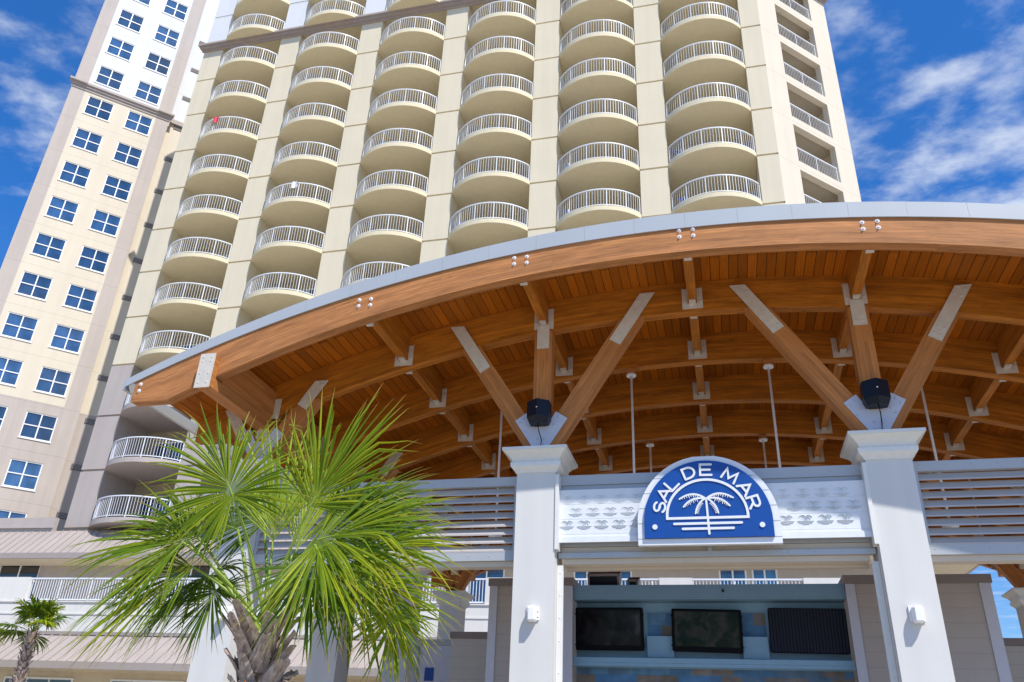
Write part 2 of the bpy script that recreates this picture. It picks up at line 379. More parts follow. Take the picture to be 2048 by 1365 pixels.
# chamfered end with rectangular loggias
def fc(u,t,z): return (4.22+q2*u-q2*t, YF+q2*u+q2*t, z)
us=[0,1.48,4.67,6.12]; zs=[10.6]; holes=set()
for k in range(-4,10):
    a=zk(k)+.27; zs+=[a,a+2.43]; holes.add(len(zs)-2)
zs.append(zk(10))
w=MB()
wall_open(w,fc,us,zs,lambda i,j:i==1 and j in holes,lambda i,j:0,.34)
for z0,z1 in zip(zs[1::2],zs[2::2]):   # room behind each loggia
    a,b=1.0,5.2; A=[fc(a,.34,z0),fc(b,.34,z0),fc(b,.34,z1+.22),fc(a,.34,z1+.22)]; B=[fc(a,1.9,z0),fc(b,1.9,z0),fc(b,1.9,z1+.22),fc(a,1.9,z1+.22)]
    w.face(B,0); w.face([A[0],A[3],B[3],B[0]],0); w.face([A[1],B[1],B[2],A[2]],0); w.face([A[2],A[3],B[3],B[2]],0); w.face([A[0],A[1],B[1],B[0]],0)
    # backs of the front wall above the opening and beside it
    w.face([fc(a,.341,z1),fc(b,.341,z1),fc(b,.341,z1+.22),fc(a,.341,z1+.22)],0)
    w.face([fc(a,.341,z0),fc(1.48,.341,z0),fc(1.48,.341,z1),fc(a,.341,z1)],0); w.face([fc(4.67,.341,z0),fc(b,.341,z0),fc(b,.341,z1),fc(4.67,.341,z1)],0)
w.face([fc(6.12,0,10.6),fc(6.12,9,10.6),fc(6.12,9,zk(10)),fc(6.12,0,zk(10))],0)
ce=w.build('chamfer_wall',M['cream_j'],fix=False); hp(ce)
r=MB()
def rb(u0,u1,t0,t1,z0,z1): r.hexa([fc(u0,t0,z0),fc(u0,t1,z0),fc(u0,t1,z1),fc(u0,t0,z1),fc(u1,t0,z0),fc(u1,t1,z0),fc(u1,t1,z1),fc(u1,t0,z1)])
zz=zk(0)+.27
rb(1.485,4.665,.10,.15,zz+.05,zz+.09); rb(1.485,4.665,.095,.155,zz+.99,zz+1.045)
for i in range(25):
    u=1.52+i*(4.63-1.52)/24; hwid=.026 if i%12==0 else .007
    rb(u-hwid,u+hwid,.117,.133,zz+(.0 if i%12==0 else .092),zz+.988)
lr=r.build('loggia_railing',M['rail']); hp(lr)
r=MB(); rb(1.35,4.9,1.80,1.895,zz,zz+2.2); ld=r.build('loggia_door',M['frame']); hp(ld)
lp0=Vector(ld.location)
r=MB(); rb(1.43,3.08,1.785,1.797,zz+.06,zz+2.12); rb(3.17,4.82,1.785,1.797,zz+.06,zz+2.12); lp=r.build('pane',M['darkglass'],ld); lp.location=(0,0,0)
for k in range(-4,10):
    if k: dup_tree(ld,hotel,ld.location+Vector((0,0,FH*k)))
for k in range(-4,10):
    if k: dup(lr,hotel,lr.location+Vector((0,0,FH*k)))
c=MB()
def cb(u0,u1,t0,t1,z0,z1): c.hexa([fc(u0,t0,z0),fc(u0,t1,z0),fc(u0,t1,z1),fc(u0,t0,z1),fc(u1,t0,z0),fc(u1,t1,z0),fc(u1,t1,z1),fc(u1,t0,z1)])
cb(.1,6.40,-.42,-.003,44.02,44.16); cb(.1,6.28,-.30,-.003,43.86,44.017); cb(.1,6.2,-.12,-.003,43.70,43.857)
hp(c.build('chamfer_cornice',M['cornice']))
# side tower (left)
T0=Vector((-39.43,37.72)); ou=Vector((q2,q2)); on=Vector((-q2,q2))
def ft(u,t,z):
    p=T0+ou*u+on*t; return (p.x,p.y,z)
# window grid
us=[-4.8,-3.9,-3.56,-1.86,-.85,.85,1.0,1.92]
zs=[9.5]; hz=set(); ks=list(range(-8,8))
brk=[(20.05)]
for k in ks:
    c0=36.55+3*k; zs+=[c0-.82,c0+.82]; hz.add(len(zs)-2)
zs.append(zs[-1]+1.5)
def addz(v):
    global zs,hz
    for j in range(len(zs)-1):
        if zs[j]<v<zs[j+1]:
            zs=zs[:j+1]+[v]+zs[j+1:]; hz={h+1 if h>j else h for h in hz}; return
addz(20.06); addz(43.95)
def tmi(i,j):
    z=(zs[j]+zs[j+1])/2
    if z<20.06: return 1
    if i==0 or i==6: return 1
    return 2 if z>43.95 else 0
w=MB()
wall_open(w,ft,us,zs,lambda i,j:i in (2,4) and j in hz,tmi,.12)
zt=zs[-1]
w.face([ft(-4.8,0,9.5),ft(-4.8,10,9.5),ft(-4.8,10,zt),ft(-4.8,0,zt)],1)
w.face([ft(1.92,0,9.5),ft(1.92,.45,9.5),ft(1.92,.45,zt),ft(1.92,0,zt)],1)
for (a,b,mi) in ((9.5,20.06,1),(20.06,43.95,0),(43.95,zt,2)):
    w.face([ft(1.92,.45,a),ft(9.5,.45,a),ft(9.5,.45,b),ft(1.92,.45,b)],mi)
hp(w.build('wing_wall',[M['cream_j'],M['taupe'],M['upper']],fix=False))
c=MB()
def tb(m,u0,u1,t0,t1,z0,z1,mi=0): m.hexa([ft(u0,t0,z0),ft(u0,t1,z0),ft(u0,t1,z1),ft(u0,t0,z1),ft(u1,t0,z0),ft(u1,t1,z0),ft(u1,t1,z1),ft(u1,t0,z1)],mi)
tb(c,-5.02,2.14,-.26,-.002,44.02,44.2); tb(c,-4.94,2.06,-.15,-.002,43.83,44.017); tb(c,-4.86,1.98,-.06,-.002,43.62,43.827)
tb(c,1.98,8,.25,.448,43.83,44.2)
tb(c,-5.05,-3.9,-.34,-.262,44.05,44.2); tb(c,1.0,2.17,-.34,-.262,44.05,44.2)
hp(c.build('wing_cornice',M['taupe_p']))
# window: frame + panes
m=MB(); U0,U1=-.85,.85; Zc=36.55
for a,b,z0,z1 in ((U0,U0+.06,-.82,.82),(U1-.06,U1,-.82,.82),(U0+.06,U1-.06,.76,.82),(U0+.06,U1-.06,-.82,-.76),(-.035,.035,-.76,.76),(U0+.06,-.035,-.03,.03),(.035,U1-.06,-.03,.03)):
    tb(m,a,b,.03,.10,Zc+z0,Zc+z1)
tb(m,U0-.04,U1+.04,-.05,-.003,Zc-.90,Zc-.83)
wf=m.build('window',M['frame']); hp(wf)
m=MB(); m.face([ft(U0+.02,.08,Zc-.8),ft(U1-.02,.08,Zc-.8),ft(U1-.02,.08,Zc+.8),ft(U0+.02,.08,Zc+.8)])
pn=m.build('pane',M['glass'],fix=False); pn.parent=wf
base=wf.location.copy()
for k in ks:
    for du in (0,-2.71):
        if k==0 and du==0: continue
        dup_tree(wf,hotel,base+Vector((q2*du,q2*du,3*k)))
# vents on the shaded strip
m=MB()
tb(m,2.32,3.60,.42,.447,31.45,31.83,1)
for i in range(4): tb(m,2.37,3.55,.40,.419,31.50+i*.088,31.53+i*.088,0)
ve=m.build('vent',[M['taupe_p'],M['vent']]); hp(ve); bl=ve.location.copy()
for k in range(-7,8):
    if k: dup(ve,hotel,bl+Vector((0,0,3*k)))
# towels and chairs on balconies
def cloth(x,k,mat,label,w_=.35,h_=.5):
    m=MB(); n=8
    for i in range(n):
        a=-w_/2+w_*i/n; b=a+w_/n; y=lambda t:-1.12+.03*sin(t*30)
        m.face([(a,y(a),.9-.08*abs(a)),(b,y(b),.9-.08*abs(b)),(b,y(b),1.345),(a,y(a),1.345)]); m.face([(a,y(a),1.345),(b,y(b),1.345),(b,y(b)+.14,1.345),(a,y(a)+.14,1.345)]); m.face([(a,y(a)+.14,1.05),(b,y(b)+.14,1.05),(b,y(b)+.14,1.345),(a,y(a)+.14,1.345)])
    o=m.build('towel',mat,fix=False); o.location=(x,YF,zk(k)); tag(o,label,'towel')
cloth(cols[0]-.3,4,M['red'],'small red towel hanging over the rail of a balcony in the leftmost column')
cloth(cols[1]+.3,2,M['clothw'],'small white towel over a balcony rail in the second balcony column from the left')
def chair(x,y,k,rz,label,col):
    t=empty('deck_chair',(x,YF+y,zk(k)+.253),rz); tag(t,label,'chair','blue deck chairs on the balconies')
    m=MB(); m.box(-.27,.27,-.27,.25,.40,.43); m.build('seat',M['chairb'],t)
    m=MB(); m.hexa([(-.27,.25,.45),(.27,.25,.45),(.27,.28,.45),(-.27,.28,.45),(-.27,.45,1.1),(.27,.45,1.1),(.27,.48,1.1),(-.27,.48,1.1)]); m.build('backrest',M['chairb'],t)
    for sx in (-1,1):
        m=MB(); m.tube([(sx*.29,-.28,0),(sx*.29,-.25,.62),(sx*.29,.30,.62),(sx*.29,.45,1.1)],.016); m.tube([(sx*.29,.30,.62),(sx*.29,.38,0)],.016); m.build('side_frame',M['rail'],t)
names={4:'fifth',5:'sixth',3:'fourth'}
fl={0:'lowest',1:'lowest',2:'second lowest visible',3:'third lowest visible',4:'fourth lowest visible'}
for ci,k in ((4,1),(4,2),(4,3),(5,1),(5,2),(3,2),(3,1)):
    chair(cols[ci]-1.35,.1,k,.5,'blue sling deck chair behind the railing, %s balcony of the %s column'%(('lowest' if k==1 else 'second lowest' if k==2 else 'third lowest'),names[ci]),0)

# ------------------------------------------------------------------ TERRACE BUILDING in front of the hotel
TH=math.radians(2.7)
ter=empty('terrace_building',(-29.2,30,0),TH); tag(ter,'low two storey terrace building with brown metal roofs and a white railed parapet','building')
def tbx(m,u0,u1,v0,v1,z0,z1,mi=0): m.box(u0,u1,v0,v1,z0,z1,mi)
UE=36.2
m=MB(); tbx(m,-14,1.05,-.2,0,5.75,7.98)
m.box(-14,UE,0,.25,5.75,6.93); m.box(-14,UE,-.06,-.001,6.5,6.6) 
solid=[(-14,.02),(20.3,22.1),(26.9,28.1),(32.0,UE)]
m=MB()
m.box(-14,UE,0,.25,5.75,6.93); m.box(-14,UE,-.03,-.001,6.44,6.50); m.box(-14,UE,-.05,.30,6.932,6.98)
for a,b in solid: m.box(a,b,.01,.24,6.982,7.98)
m.build('parapet',M['whitewall'],ter)
# railings between parapet blocks
def rail_bar(a,b,name='railing'):
    r=MB(); r.box(a,b,.10,.14,7.04,7.09); r.box(a,b,.09,.15,7.91,7.97)
    n=int((b-a)/.125); 
    for i in range(n+1):
        u=a+(b-a)*i/n; big=i%12==0; h=.03 if big else .012
        r.box(max(a,u-h),min(b,u+h),.108,.132,(6.982 if big else 7.092),7.908)
    r.build(name,M['rail'],ter)
rail_bar(.03,20.29); rail_bar(22.11,26.89); rail_bar(28.11,31.99)
m=MB(); m.box(-14,UE,.25,3.4,6.6,6.75); m.build('terrace_floor',M['whitewall'],ter)
# upper wall with windows and doors (taupe) behind the terrace
ops=[(-4.9,-2.6,7.1,9.45,'w'),(4.3,6.6,7.1,9.5,'w'),(10.0,12.0,6.76,9.1,'d'),(18.7,20.3,6.76,9.1,'d'),(23.25,24.4,6.76,9.1,'d'),(24.6,25.7,6.76,9.1,'d'),(29.2,30.3,6.76,9.1,'d'),(30.5,31.5,6.76,9.1,'d')]
us=sorted({-14.0,UE}|{o[0] for o in ops}|{o[1] for o in ops}); zs2=[6.75,6.76,7.1,9.1,9.45,9.5,9.7]
def inh(i,j):
    u=(us[i]+us[i+1])/2; z=(zs2[j]+zs2[j+1])/2
    return any(o[0]<u<o[1] and o[2]<z<o[3] for o in ops)
m=MB(); wall_open(m,lambda u,t,z:(u,3.4+t,z),us,zs2,inh,lambda i,j:0,.15)
m.face([(UE,3.4,0),(UE,3.4,9.7),(UE,12,9.7),(UE,12,0)])
m.face([(UE,0,0),(UE,0,5.7),(UE,12,5.7),(UE,12,0)])
m.build('upper_wall',M['taupe_p'],ter,fix=False)
for a,b,z0,z1,kd in ops:
    f=MB()
    for x0,x1,y0,y1 in ((a,a+.07,z0,z1),(b-.07,b,z0,z1),(a+.07,b-.07,z1-.07,z1),(a+.07,b-.07,z0,z0+.07),((a+b)/2-.03,(a+b)/2+.03,z0+.07,z1-.07)):
        f.box(x0,x1,3.44,3.50,y0,y1)
    if kd=='w': f.box(a+.07,(a+b)/2-.03,3.44,3.5,8.45,8.51); f.box((a+b)/2+.03,b-.07,3.44,3.5,8.45,8.51)
    fo=f.build('window' if kd=='w' else 'glass_door',M['frame'],ter)
    f=MB(); f.face([(a,3.49,z0),(b,3.49,z0),(b,3.49,z1),(a,3.49,z1)]); f.build('pane',M['darkglass' if kd=='w' else 'doorglass'],fo,fix=False)
def seam_roof(name,v0,z0,v1,z1,ue,us_=-14):
    m=MB(); n=int((ue-us_)/.42); L=math.hypot(v1-v0,z1-z0); nz=Vector((0,-(z1-z0),(v1-v0))).normalized()
    m.hexa([(us_,v0,z0),(us_,v1,z1),(us_,v1,z1-.05),(us_,v0,z0-.05),(ue,v0,z0),(ue,v1,z1),(ue,v1,z1-.05),(ue,v0,z0-.05)])
    for i in range(n+1):
        u=us_+(ue-us_)*i/n; a=Vector((u-.015,v0,z0)); b=Vector((u-.015,v1,z1)); e=Vector((.03,0,0)); h=nz*.05; q=nz*.002
        m.hexa([a+q,a+e+q,a+e+h,a+h,b+q,b+e+q,b+e+h,b+h])
    return m.build(name,M['roofm'],ter)
seam_roof('upper_roof',1.9,9.44,3.3,10.86,39.0)
m=MB(); m.box(-14,39.0,1.78,1.898,9.19,9.45); m.box(39.002,39.1,1.78,9,9.19,9.45); m.build('upper_fascia',M['fasc'],ter)
m=MB(); m.box(-14,39.0,1.9,3.398,9.20,9.23); m.box(UE+.01,39.0,3.4,9,9.20,9.23); m.box(-14,37.4,3.4,7,9.71,10.5); m.build('soffit',M['tan'],ter)
m=MB(); m.box(-14,-2.42,3.25,3.5,10.80,11.53); m.box(-14,-2.42,3.16,3.249,10.99,11.06); m.build('roof_parapet',M['taupe_p'],ter)
seam_roof('lower_roof',-1.55,4.45,-.07,5.62,UE)
m=MB(); m.box(-14,UE,-.14,-.032,5.62,5.75); m.box(-14,UE,-1.66,-1.552,4.19,4.46); m.build('lower_fascia',M['fasc'],ter)
m=MB(); m.box(-14,UE,-1.55,.0,4.20,4.23); m.box(-14,UE,.0,.25,0,5.7); m.build('lower_wall',M['tan'],ter)
for a in (.3,5.2,11.3,15.0):
    f=MB(); f.box(a,a+3.2,-.06,-.001,2.6,3.98); fo=f.build('window',M['frame'],ter)
    f=MB()
    for i in range(3): f.box(a+.08+i*1.04,a+1.04+i*1.04,-.07,-.061,2.7,3.9)
    f.build('pane',M['darkglass'],fo)

# ------------------------------------------------------------------ PAVILION
XM=-.155; DX=2.3925; XA,XB,XC,XD=[XM+DX*k for k in (-3,-1,1,3)]
pav=empty('pavilion',(XM,16.9,0)); PL=Vector((XM,16.9,0))
tag(pav,'open-air pavilion with white columns and an arched timber roof on glulam beams','pavilion')
def pp(o): o.parent=pav; o.location=Vector(o.location)-PL; return o
def zb(x): d=x-XM; return 8.04-(18.4-math.sqrt(18.4**2-d*d))
def ztop(x): d=x-XM; return 8.58-(19.6-math.sqrt(19.6**2-d*d))
XE=8.46
def arch(y0,y1,mat,front=False):
    m=MB(); rings=[]
    xs_=sorted({round(-XE+2*XE*i/44,4) for i in range(45)}|{-7.83,7.83})
    for dx_ in xs_:
        x=XM+dx_; b=zb(x); t=ztop(x)
        if abs(dx_)>7.82: b=6.29
        rings.append([(x,y0,b),(x,y1,b),(x,y1,t),(x,y0,t)])
    # uv: u along, v around starting at bottom front
    u=0; o=random.random()*20
    for a,c_ in zip(rings[:-1],rings[1:]):
        d=(Vector(c_[0])-Vector(a[0])).length
        for i,(q0,q1) in enumerate(((0,.17),(.17,.75),(.75,.92),(.92,1.5))):
            j=(i+1)%4; q0+=o; q1+=o
            if i==3: q0,q1=o+1.5,o+.92
            m.face([a[i],a[j],c_[j],c_[i]],0,[(o+u,q0),(o+u,q1),(o+u+d,q1),(o+u+d,q0)])
        u+=d
    m.face(rings[0]); m.face(list(reversed(rings[-1])))
    ob=m.build('arch_beam',mat,fix=False); pp(ob); return ob
YA=[9.83]+[11.55+1.8*i for i in range(7)]+[24.0]
arches=[]
for i,y in enumerate(YA): arches.append(arch(y-.09,y+.09,M['beamf'] if i==0 else M['beam']))
# bolt heads on the front arch
def dome(m,c,r,ax=(0,-1,0)):
    ax=Vector(ax); e=Vector((1,0,0)); f=Vector((0,0,1)); c=Vector(c); rings=[]
    for k in range(5):
        a=k/4*pi/2*.96; rings.append([c+ax*(r*.62*sin(a))+(e*cos(2*pi*i/12)+f*sin(2*pi*i/12))*(r*cos(a)) for i in range(12)])
    m.loft(rings,0,True,True,True)
m=MB(); dome(m,(0,-.004,0),.021); m.tube([(0,.001,0),(0,-.006,0)],.031,14); m.tube([(0,-.016,0),(0,-.030,0)],.010,6)
bt=m.build('bolt',M['bolt']); first=True
bp=[]
for k in (-2,-1,0,1,2):
    x=XM+DX*k
    for dx in (-.09,.10):
        for dz in (.33,.225): bp.append((x+dx, zb(x)+dz+ (0 if k else .02)))
for sx in (-1,1): bp+=[(XM+sx*8.36,6.58),(XM+sx*8.36,6.47)]
a0=arches[0]
for x,z in bp:
    l=Vector((x,YA[0]-.09,z))-Vector((0,0,0))
    if first: bt.parent=a0; bt.location=l; first=False
    else: dup(bt,a0,l)
# roof deck following the arches
m=MB(); n=60; v=0
Y0D,Y1D=9.737,24.12
for i in range(n):
    x0=XM-8.5+17.0*i/n; x1=XM-8.5+17.0*(i+1)/n; d=math.hypot(x1-x0,ztop(x1)-ztop(x0))
    for dz in (.002,.09): 
        P=[(x0,Y0D,ztop(x0)+dz),(x1,Y0D,ztop(x1)+dz),(x1,Y1D,ztop(x1)+dz),(x0,Y1D,ztop(x0)+dz)]
        m.face(P if dz>.05 else P[::-1],0 if dz<.05 else 1,[(Y0D,v),(Y0D,v+d),(Y1D,v+d),(Y1D,v)] if dz>.05 else [(Y1D,v),(Y1D,v+d),(Y0D,v+d),(Y0D,v)])
    v+=d
pp(m.build('roof_deck',[M['deck'],M['flash']],fix=False))
# flashing
m=MB(); nseg=24
for y0,y1 in ((9.715,9.735),(24.13,24.15)):
    for s_ in range(nseg):
        xa=XM-8.62+17.24*s_/nseg; xb=XM-8.62+17.24*(s_+1)/nseg-.002; rings=[]
        for i in range(5):
            x=xa+(xb-xa)*i/4; dd=x-XM
            zlo=8.42-(20.8-math.sqrt(20.8**2-dd*dd)) ; zhi=ztop(x)+.095
            rings.append([(x,y0-.001*(s_%2),zlo),(x,y1,zlo),(x,y1,zhi),(x,y0-.001*(s_%2),zhi)])
        m.loft(rings)
for sx in (-1,1):
    x=XM+sx*8.62; z=ztop(x)
    m.box(min(x,x+sx*.06),max(x,x+sx*.06),9.737,24.128,z-.07,z+.092)
pp(m.build('roof_flashing',M['flash'],fix=False))
# purlins with hangers
br=MB()
br.box(-.16,-.072,-.012,-.002,-.10,.27); br.box(.072,.16,-.012,-.002,-.10,.27); br.box(-.071,.071,-.012,-.002,-.10,-.003)
br.box(-.05,.05,-.14,-.013,-.025,-.004)
for sx in (-1,1):
    for z in (.02,.13,.24): dome(br,(sx*.118,-.012,z),.016)
br0=br.build('hanger_bracket',M['galv']); fb=True
st=MB(); st.box(-.055,.055,.0,.12,-.11,-.004); st.box(-.12,.12,.0,.012,-.035,-.004+.0)
st0=st.build('seat_bracket',M['galv']); fs=True
for k in range(-2,3):
    x=XM+DX*k
    for i in range(len(YA)-1):
        y0=YA[i]+.091; y1=YA[i+1]-.091; b=zb(x)+.14
        m=MB(); sl=0
        m.box(-.068,.068,0,y1-y0-.014,0,ztop(x)-b-.002,0,axis=1)
        po=m.build('purlin',M['beam'],loc=(x,y0,b)); pp(po)
        l=(0,y1-y0,0)
        if fb: br0.parent=po; br0.location=l; fb=False
        else: dup(br0,po,l)
        if fs: st0.parent=po; st0.location=(0,0,0); fs=False
        else: dup(st0,po,(0,0,0))
# edge beams over the outer column lines, projecting through the front arch
for X in (XA,XD):
    m=MB(); 
    for i in range(len(YA)-1): m.box(X-.12,X+.12,YA[i]+.091,YA[i+1]-.091,6.42,ztop(X)-.05-(.06 if X<0 else .06),0,axis=1)
    m.box(X-.12,X+.12,9.62,YA[0]-.091,6.42,6.93,0,axis=1)
    m.box(X-.12,X+.12,YA[0]-.09,YA[0]+.09,6.42,zb(X)-.003,0,axis=1)
    eb=m.build('edge_beam',M['brace']); pp(eb)
    m=MB(); m.box(X-.125,X+.125,9.600,9.618,6.39,6.95)
    for dx in (-.07,.07):
        for z in (6.47,6.62,6.82,6.89): dome(m,(X+dx,9.6,z),.014)
    pl=m.build('end_plate',M['galv'],eb); 
    for ya in YA[1:]:
        for sx in (-1,1):
            m=MB(); m.box(min(X+sx*.125,X+sx*.24),max(X+sx*.125,X+sx*.24),ya-.104,ya-.092,6.62,6.98)
            m.build('hanger_bracket',M['galv'],eb)
# columns
prof=[(0,.289),(5.40,.289),(5.402,.305),(5.43,.315),(5.455,.345),(5.49,.372),(5.545,.376),(5.547,.345),(5.60,.362),(5.65,.40),(5.69,.452),(5.705,.46),(5.707,.482),(5.75,.482)]
def make_column():
    m=MB(); m.box(-.289,.289,-.289,.289,0,5.40,0,axis=2); m.box(-.33,.33,-.33,.33,0,.25,0,axis=2)
    c=m.build('column',M['colw'])
    m=MB(); m.loft([[(-h,-h,z),(h,-h,z),(h,h,z),(-h,h,z)] for z,h in prof[1:]])
    m.build('capital',M['capw'],c); return c
c0=make_column(); fc0=True
CY=[11.48,15.08,18.68,22.28]
cpos=[(XB,CY[0]),(XC,CY[0]),(XA,CY[0]),(XD,CY[0])]+[(X,y) for X in (XA,XD) for y in CY[1:]]
for X,y in cpos:
    if fc0: c0.parent=pav; c0.location=Vector((X,y,0))-PL; fc0=False
    else: dup_tree(c0,pav,Vector((X,y,0))-PL)
# braces
def brace(X,Y,sx,foot=5.84):
    ang=math.radians(57.5); d=Vector((sx*cos(ang),0,sin(ang))); nrm=Vector((-sx*sin(ang),0,cos(ang)))  # up/outer normal
    hw_=.145; y0,y1=Y-.115,Y+.115
    base=Vector((X+sx*.05,0,foot))
    # find where the centreline meets the beam underside
    t=0
    while True:
        p=base+d*t
        if p.z>zb(p.x)-.02 or abs(p.x-XM)>8.2: break
        t+=.01
    T=t
    def P(tt,s,y): p=base+d*tt+nrm*s; return (p.x,y,p.z)
    def tcut(s):
        tt=T-.6
        for _ in range(200):
            p=base+d*tt+nrm*s
            if p.z>zb(p.x)-.004 : break
            tt+=.01
        return tt
    ta,tb_=tcut(-hw_),tcut(hw_)
    m=MB(); 
    m.hexa([P(.05,-hw_,y0),P(.05,hw_,y0),P(.05,hw_,y1),P(.05,-hw_,y1),P(ta,-hw_,y0),P(tb_,hw_,y0),P(tb_,hw_,y1),P(ta,-hw_,y1)])
    o=m.build('brace',M['brace']); pp(o)
    # steel strap over the beam face
    m=MB(); s=.098; top=.40; YY=.004
    L0=(max(T-.50,.62) if abs(X-XM)<6 else T-.95) if T>1.3 else T-.06
    def topt(s_): 
        tt=T
        while True:
            p=base+d*tt+nrm*s_
            if p.z>zb(base.x+d.x*T)+top: return tt
            tt+=.005
    a,b=topt(-s),topt(s); yp=Y-.140; yb=Y-.1155
    m.hexa([P(L0,-s,yp),P(L0,s,yp),P(L0,s,yb),P(L0,-s,yb),P(a,-s,yp),P(b,s,yp),P(b,s,yb),P(a,-s,yb)])
    for tt in (L0+.08,L0+.2,a-.12,a-.25):
        for s_ in (-.045,.045):
            q=P(tt,s_,yp); dome(m,q,.018)
    m.build('strap_plate',M['galv'],o)
    return o
def post(X,Y,back=False):
    m=MB(); y0,y1=Y-.11,Y+.11; zt_=zb(X)+.0
    m.box(X-.143,X+.143,y0,y1,6.20,zt_-.003,0,axis=2)
    m.hexa([(X-.09,y0,6.12),(X+.09,y0,6.12),(X+.09,y1,6.12),(X-.09,y1,6.12),(X-.143,y0,6.199),(X+.143,y0,6.199),(X+.143,y1,6.199),(X-.143,y1,6.199)])
    o=m.build('king_post',M['brace']); pp(o)
    m=MB(); m.box(X-.10,X+.10,Y-.126,Y-.112,zt_-.32,zt_+.10)
    for z in (zt_-.25,): 
        for dx in (-.05,.05): dome(m,(X+dx,Y-.126,z),.016)
    m.build('strap_plate',M['galv'],o)
    # gusset at the foot
    m=MB(); yp=Y-.135; yb=Y-.117
    if back: yp,yb=Y+.117,Y+.135
    poly=[(-.135,5.745),(.135,5.745),(.135,5.90),(.41,6.33),(.23,6.45),(.09,6.21),(-.09,6.21),(-.23,6.45),(-.41,6.33),(-.135,5.90)]
    # split into convex pieces sharing edges
    A=lambda a,b,t:(X+a,t,b)
    m.prism([(-.135,5.745),(.135,5.745),(.135,5.90),(.09,6.21),(-.09,6.21),(-.135,5.90)],A,yp,yb)
    m.prism([(.135,5.90),(.41,6.33),(.23,6.45),(.09,6.21)],A,yp,yb)
    m.prism([(-.135,5.90),(-.09,6.21),(-.23,6.45),(-.41,6.33)],A,yp,yb)
    for sx in (-1,1):
        for dx,z in ((.28,6.36),(.34,6.29),(.20,6.22),(.25,6.14),(.05,6.02),(.05,5.92),(.05,5.82)): dome(m,(X+sx*dx,(yb if back else yp),z),.020,(0,1 if back else -1,0))
    m.build('gusset_plate',M['gusset'],o)
for X,Y in [(XB,11.55),(XC,11.55)]+[(X,y) for X in (XA,XD) for y in (11.55,15.15,18.75,22.35)]:
    brace(X,Y,1); brace(X,Y,-1); post(X,Y,Y>12)
# louver screens between columns
def louver(x0,x1,name_left=None):
    yf=11.36; t=MB()
    t.box(x0,x1,yf,yf+.09,5.275,5.41); t.box(x0,x1,yf,yf+.09,4.175,4.305)
    t.box(x0,x0+.05,yf+.002,yf+.088,4.306,5.274); t.box(x1-.05,x1,yf+.002,yf+.088,4.306,5.274)
    n=int((x1-x0)/.32)
    for i in range(n+1):
        x=x0+.08+(x1-x0-.16)*i/n
        for z in (5.35,4.245): dome(t,(x,yf,z),.010)
    fo=t.build('louver_screen',M['louvf']); pp(fo)
    b=MB(); n=8; sp=.969/n
    for i in range(n):
        z0=4.306+sp*i-.004; z1=z0+sp*.90; ya,yb=yf+.006,yf+.083
        b.hexa([(x0+.051,ya,z0),(x0+.051,ya+.012,z0-.0),(x0+.051,yb+.0,z1),(x0+.051,yb-.012,z1),(x1-.051,ya,z0),(x1-.051,ya+.012,z0),(x1-.051,yb,z1),(x1-.051,yb-.012,z1)])
        b.box(x0+.051,x1-.051,ya-.008,ya-.001,z0-.004,z0+.018)
    for fx in (.33,.66):
        x=x0+(x1-x0)*fx; b.box(x-.008,x+.008,yf+.084,yf+.10,4.31,5.27)
    b.build('louver_blades',M['louv'],fo)
    b=MB(); b.box(x0,x1,yf+.05,yf+.24,4.10,4.173); b.build('header_box',M['shut'],fo)
hwc=.289
louver(XA+hwc+.005,(XA+XB)/2-.03); louver((XA+XB)/2+.03,XB-hwc-.02)
louver(XC+hwc+.02,(XC+XD)/2-.03); louver((XC+XD)/2+.03,XD-hwc-.005)
m=MB()
for x in ((XA+XB)/2,(XC+XD)/2): m.box(x-.028,x+.028,11.38,11.46,0 if False else 4.06,5.40,0,axis=2)
pp(m.build('louver_mullion',M['louvf']))
# centre bay: top rail, lower rail, shutter box and tracks
x0,x1=XB+hwc+.003,XC-hwc-.003
m=MB(); m.box(x0+.02,x1-.02,11.37,11.46,5.25,5.40); m.box(x0+.02,x1-.02,11.39,11.46,5.16,5.248)
m.box(x0+.02,x1-.02,11.37,11.46,4.20,4.27); m.box(x0+.02,x1-.02,11.40,11.44,4.36,4.44); m.box(XM-.03,XM+.03,11.36,11.45,4.272,4.40)
for i in range(13): dome(m,(x0+.1+i*(x1-x0-.2)/12,11.37,4.235),.010); dome(m,(x0+.1+i*(x1-x0-.2)/12,11.37,5.32),.010)
fr=m.build('centre_frame',M['louvf']); pp(fr)
m=MB(); m.box(x0+.05,x1-.05,11.42,11.62,4.275,4.355); m.box(x0+.09,x1-.09,11.43,11.60,4.125,4.197); m.box(x0+.09,x1-.09,11.62,11.74,4.085,4.165)
pp(m.build('shutter_box',M['shut']))
for sx,x in ((1,x0),(-1,x1)):
    m=MB()
    a,b=sorted((x,x+sx*.085)); m.box(a,b,11.40,11.44,0,4.11,0,axis=2); a,b=sorted((x+sx*.0,x+sx*.03)); m.box(a,b,11.441,11.52,0,4.11,0,axis=2)
    a,b=sorted((x,x+sx*.05)); m.box(a,b,11.17,11.36,4.28,5.36,0,axis=2)
    for z in (4.0,3.7,3.4,3.1,2.7,2.3): dome(m,(x+sx*.045,11.40,z),.012)
    pp(m.build('shutter_track',M['capw']))
for X in (XA,):   # track on the second column behind the palm
    pass

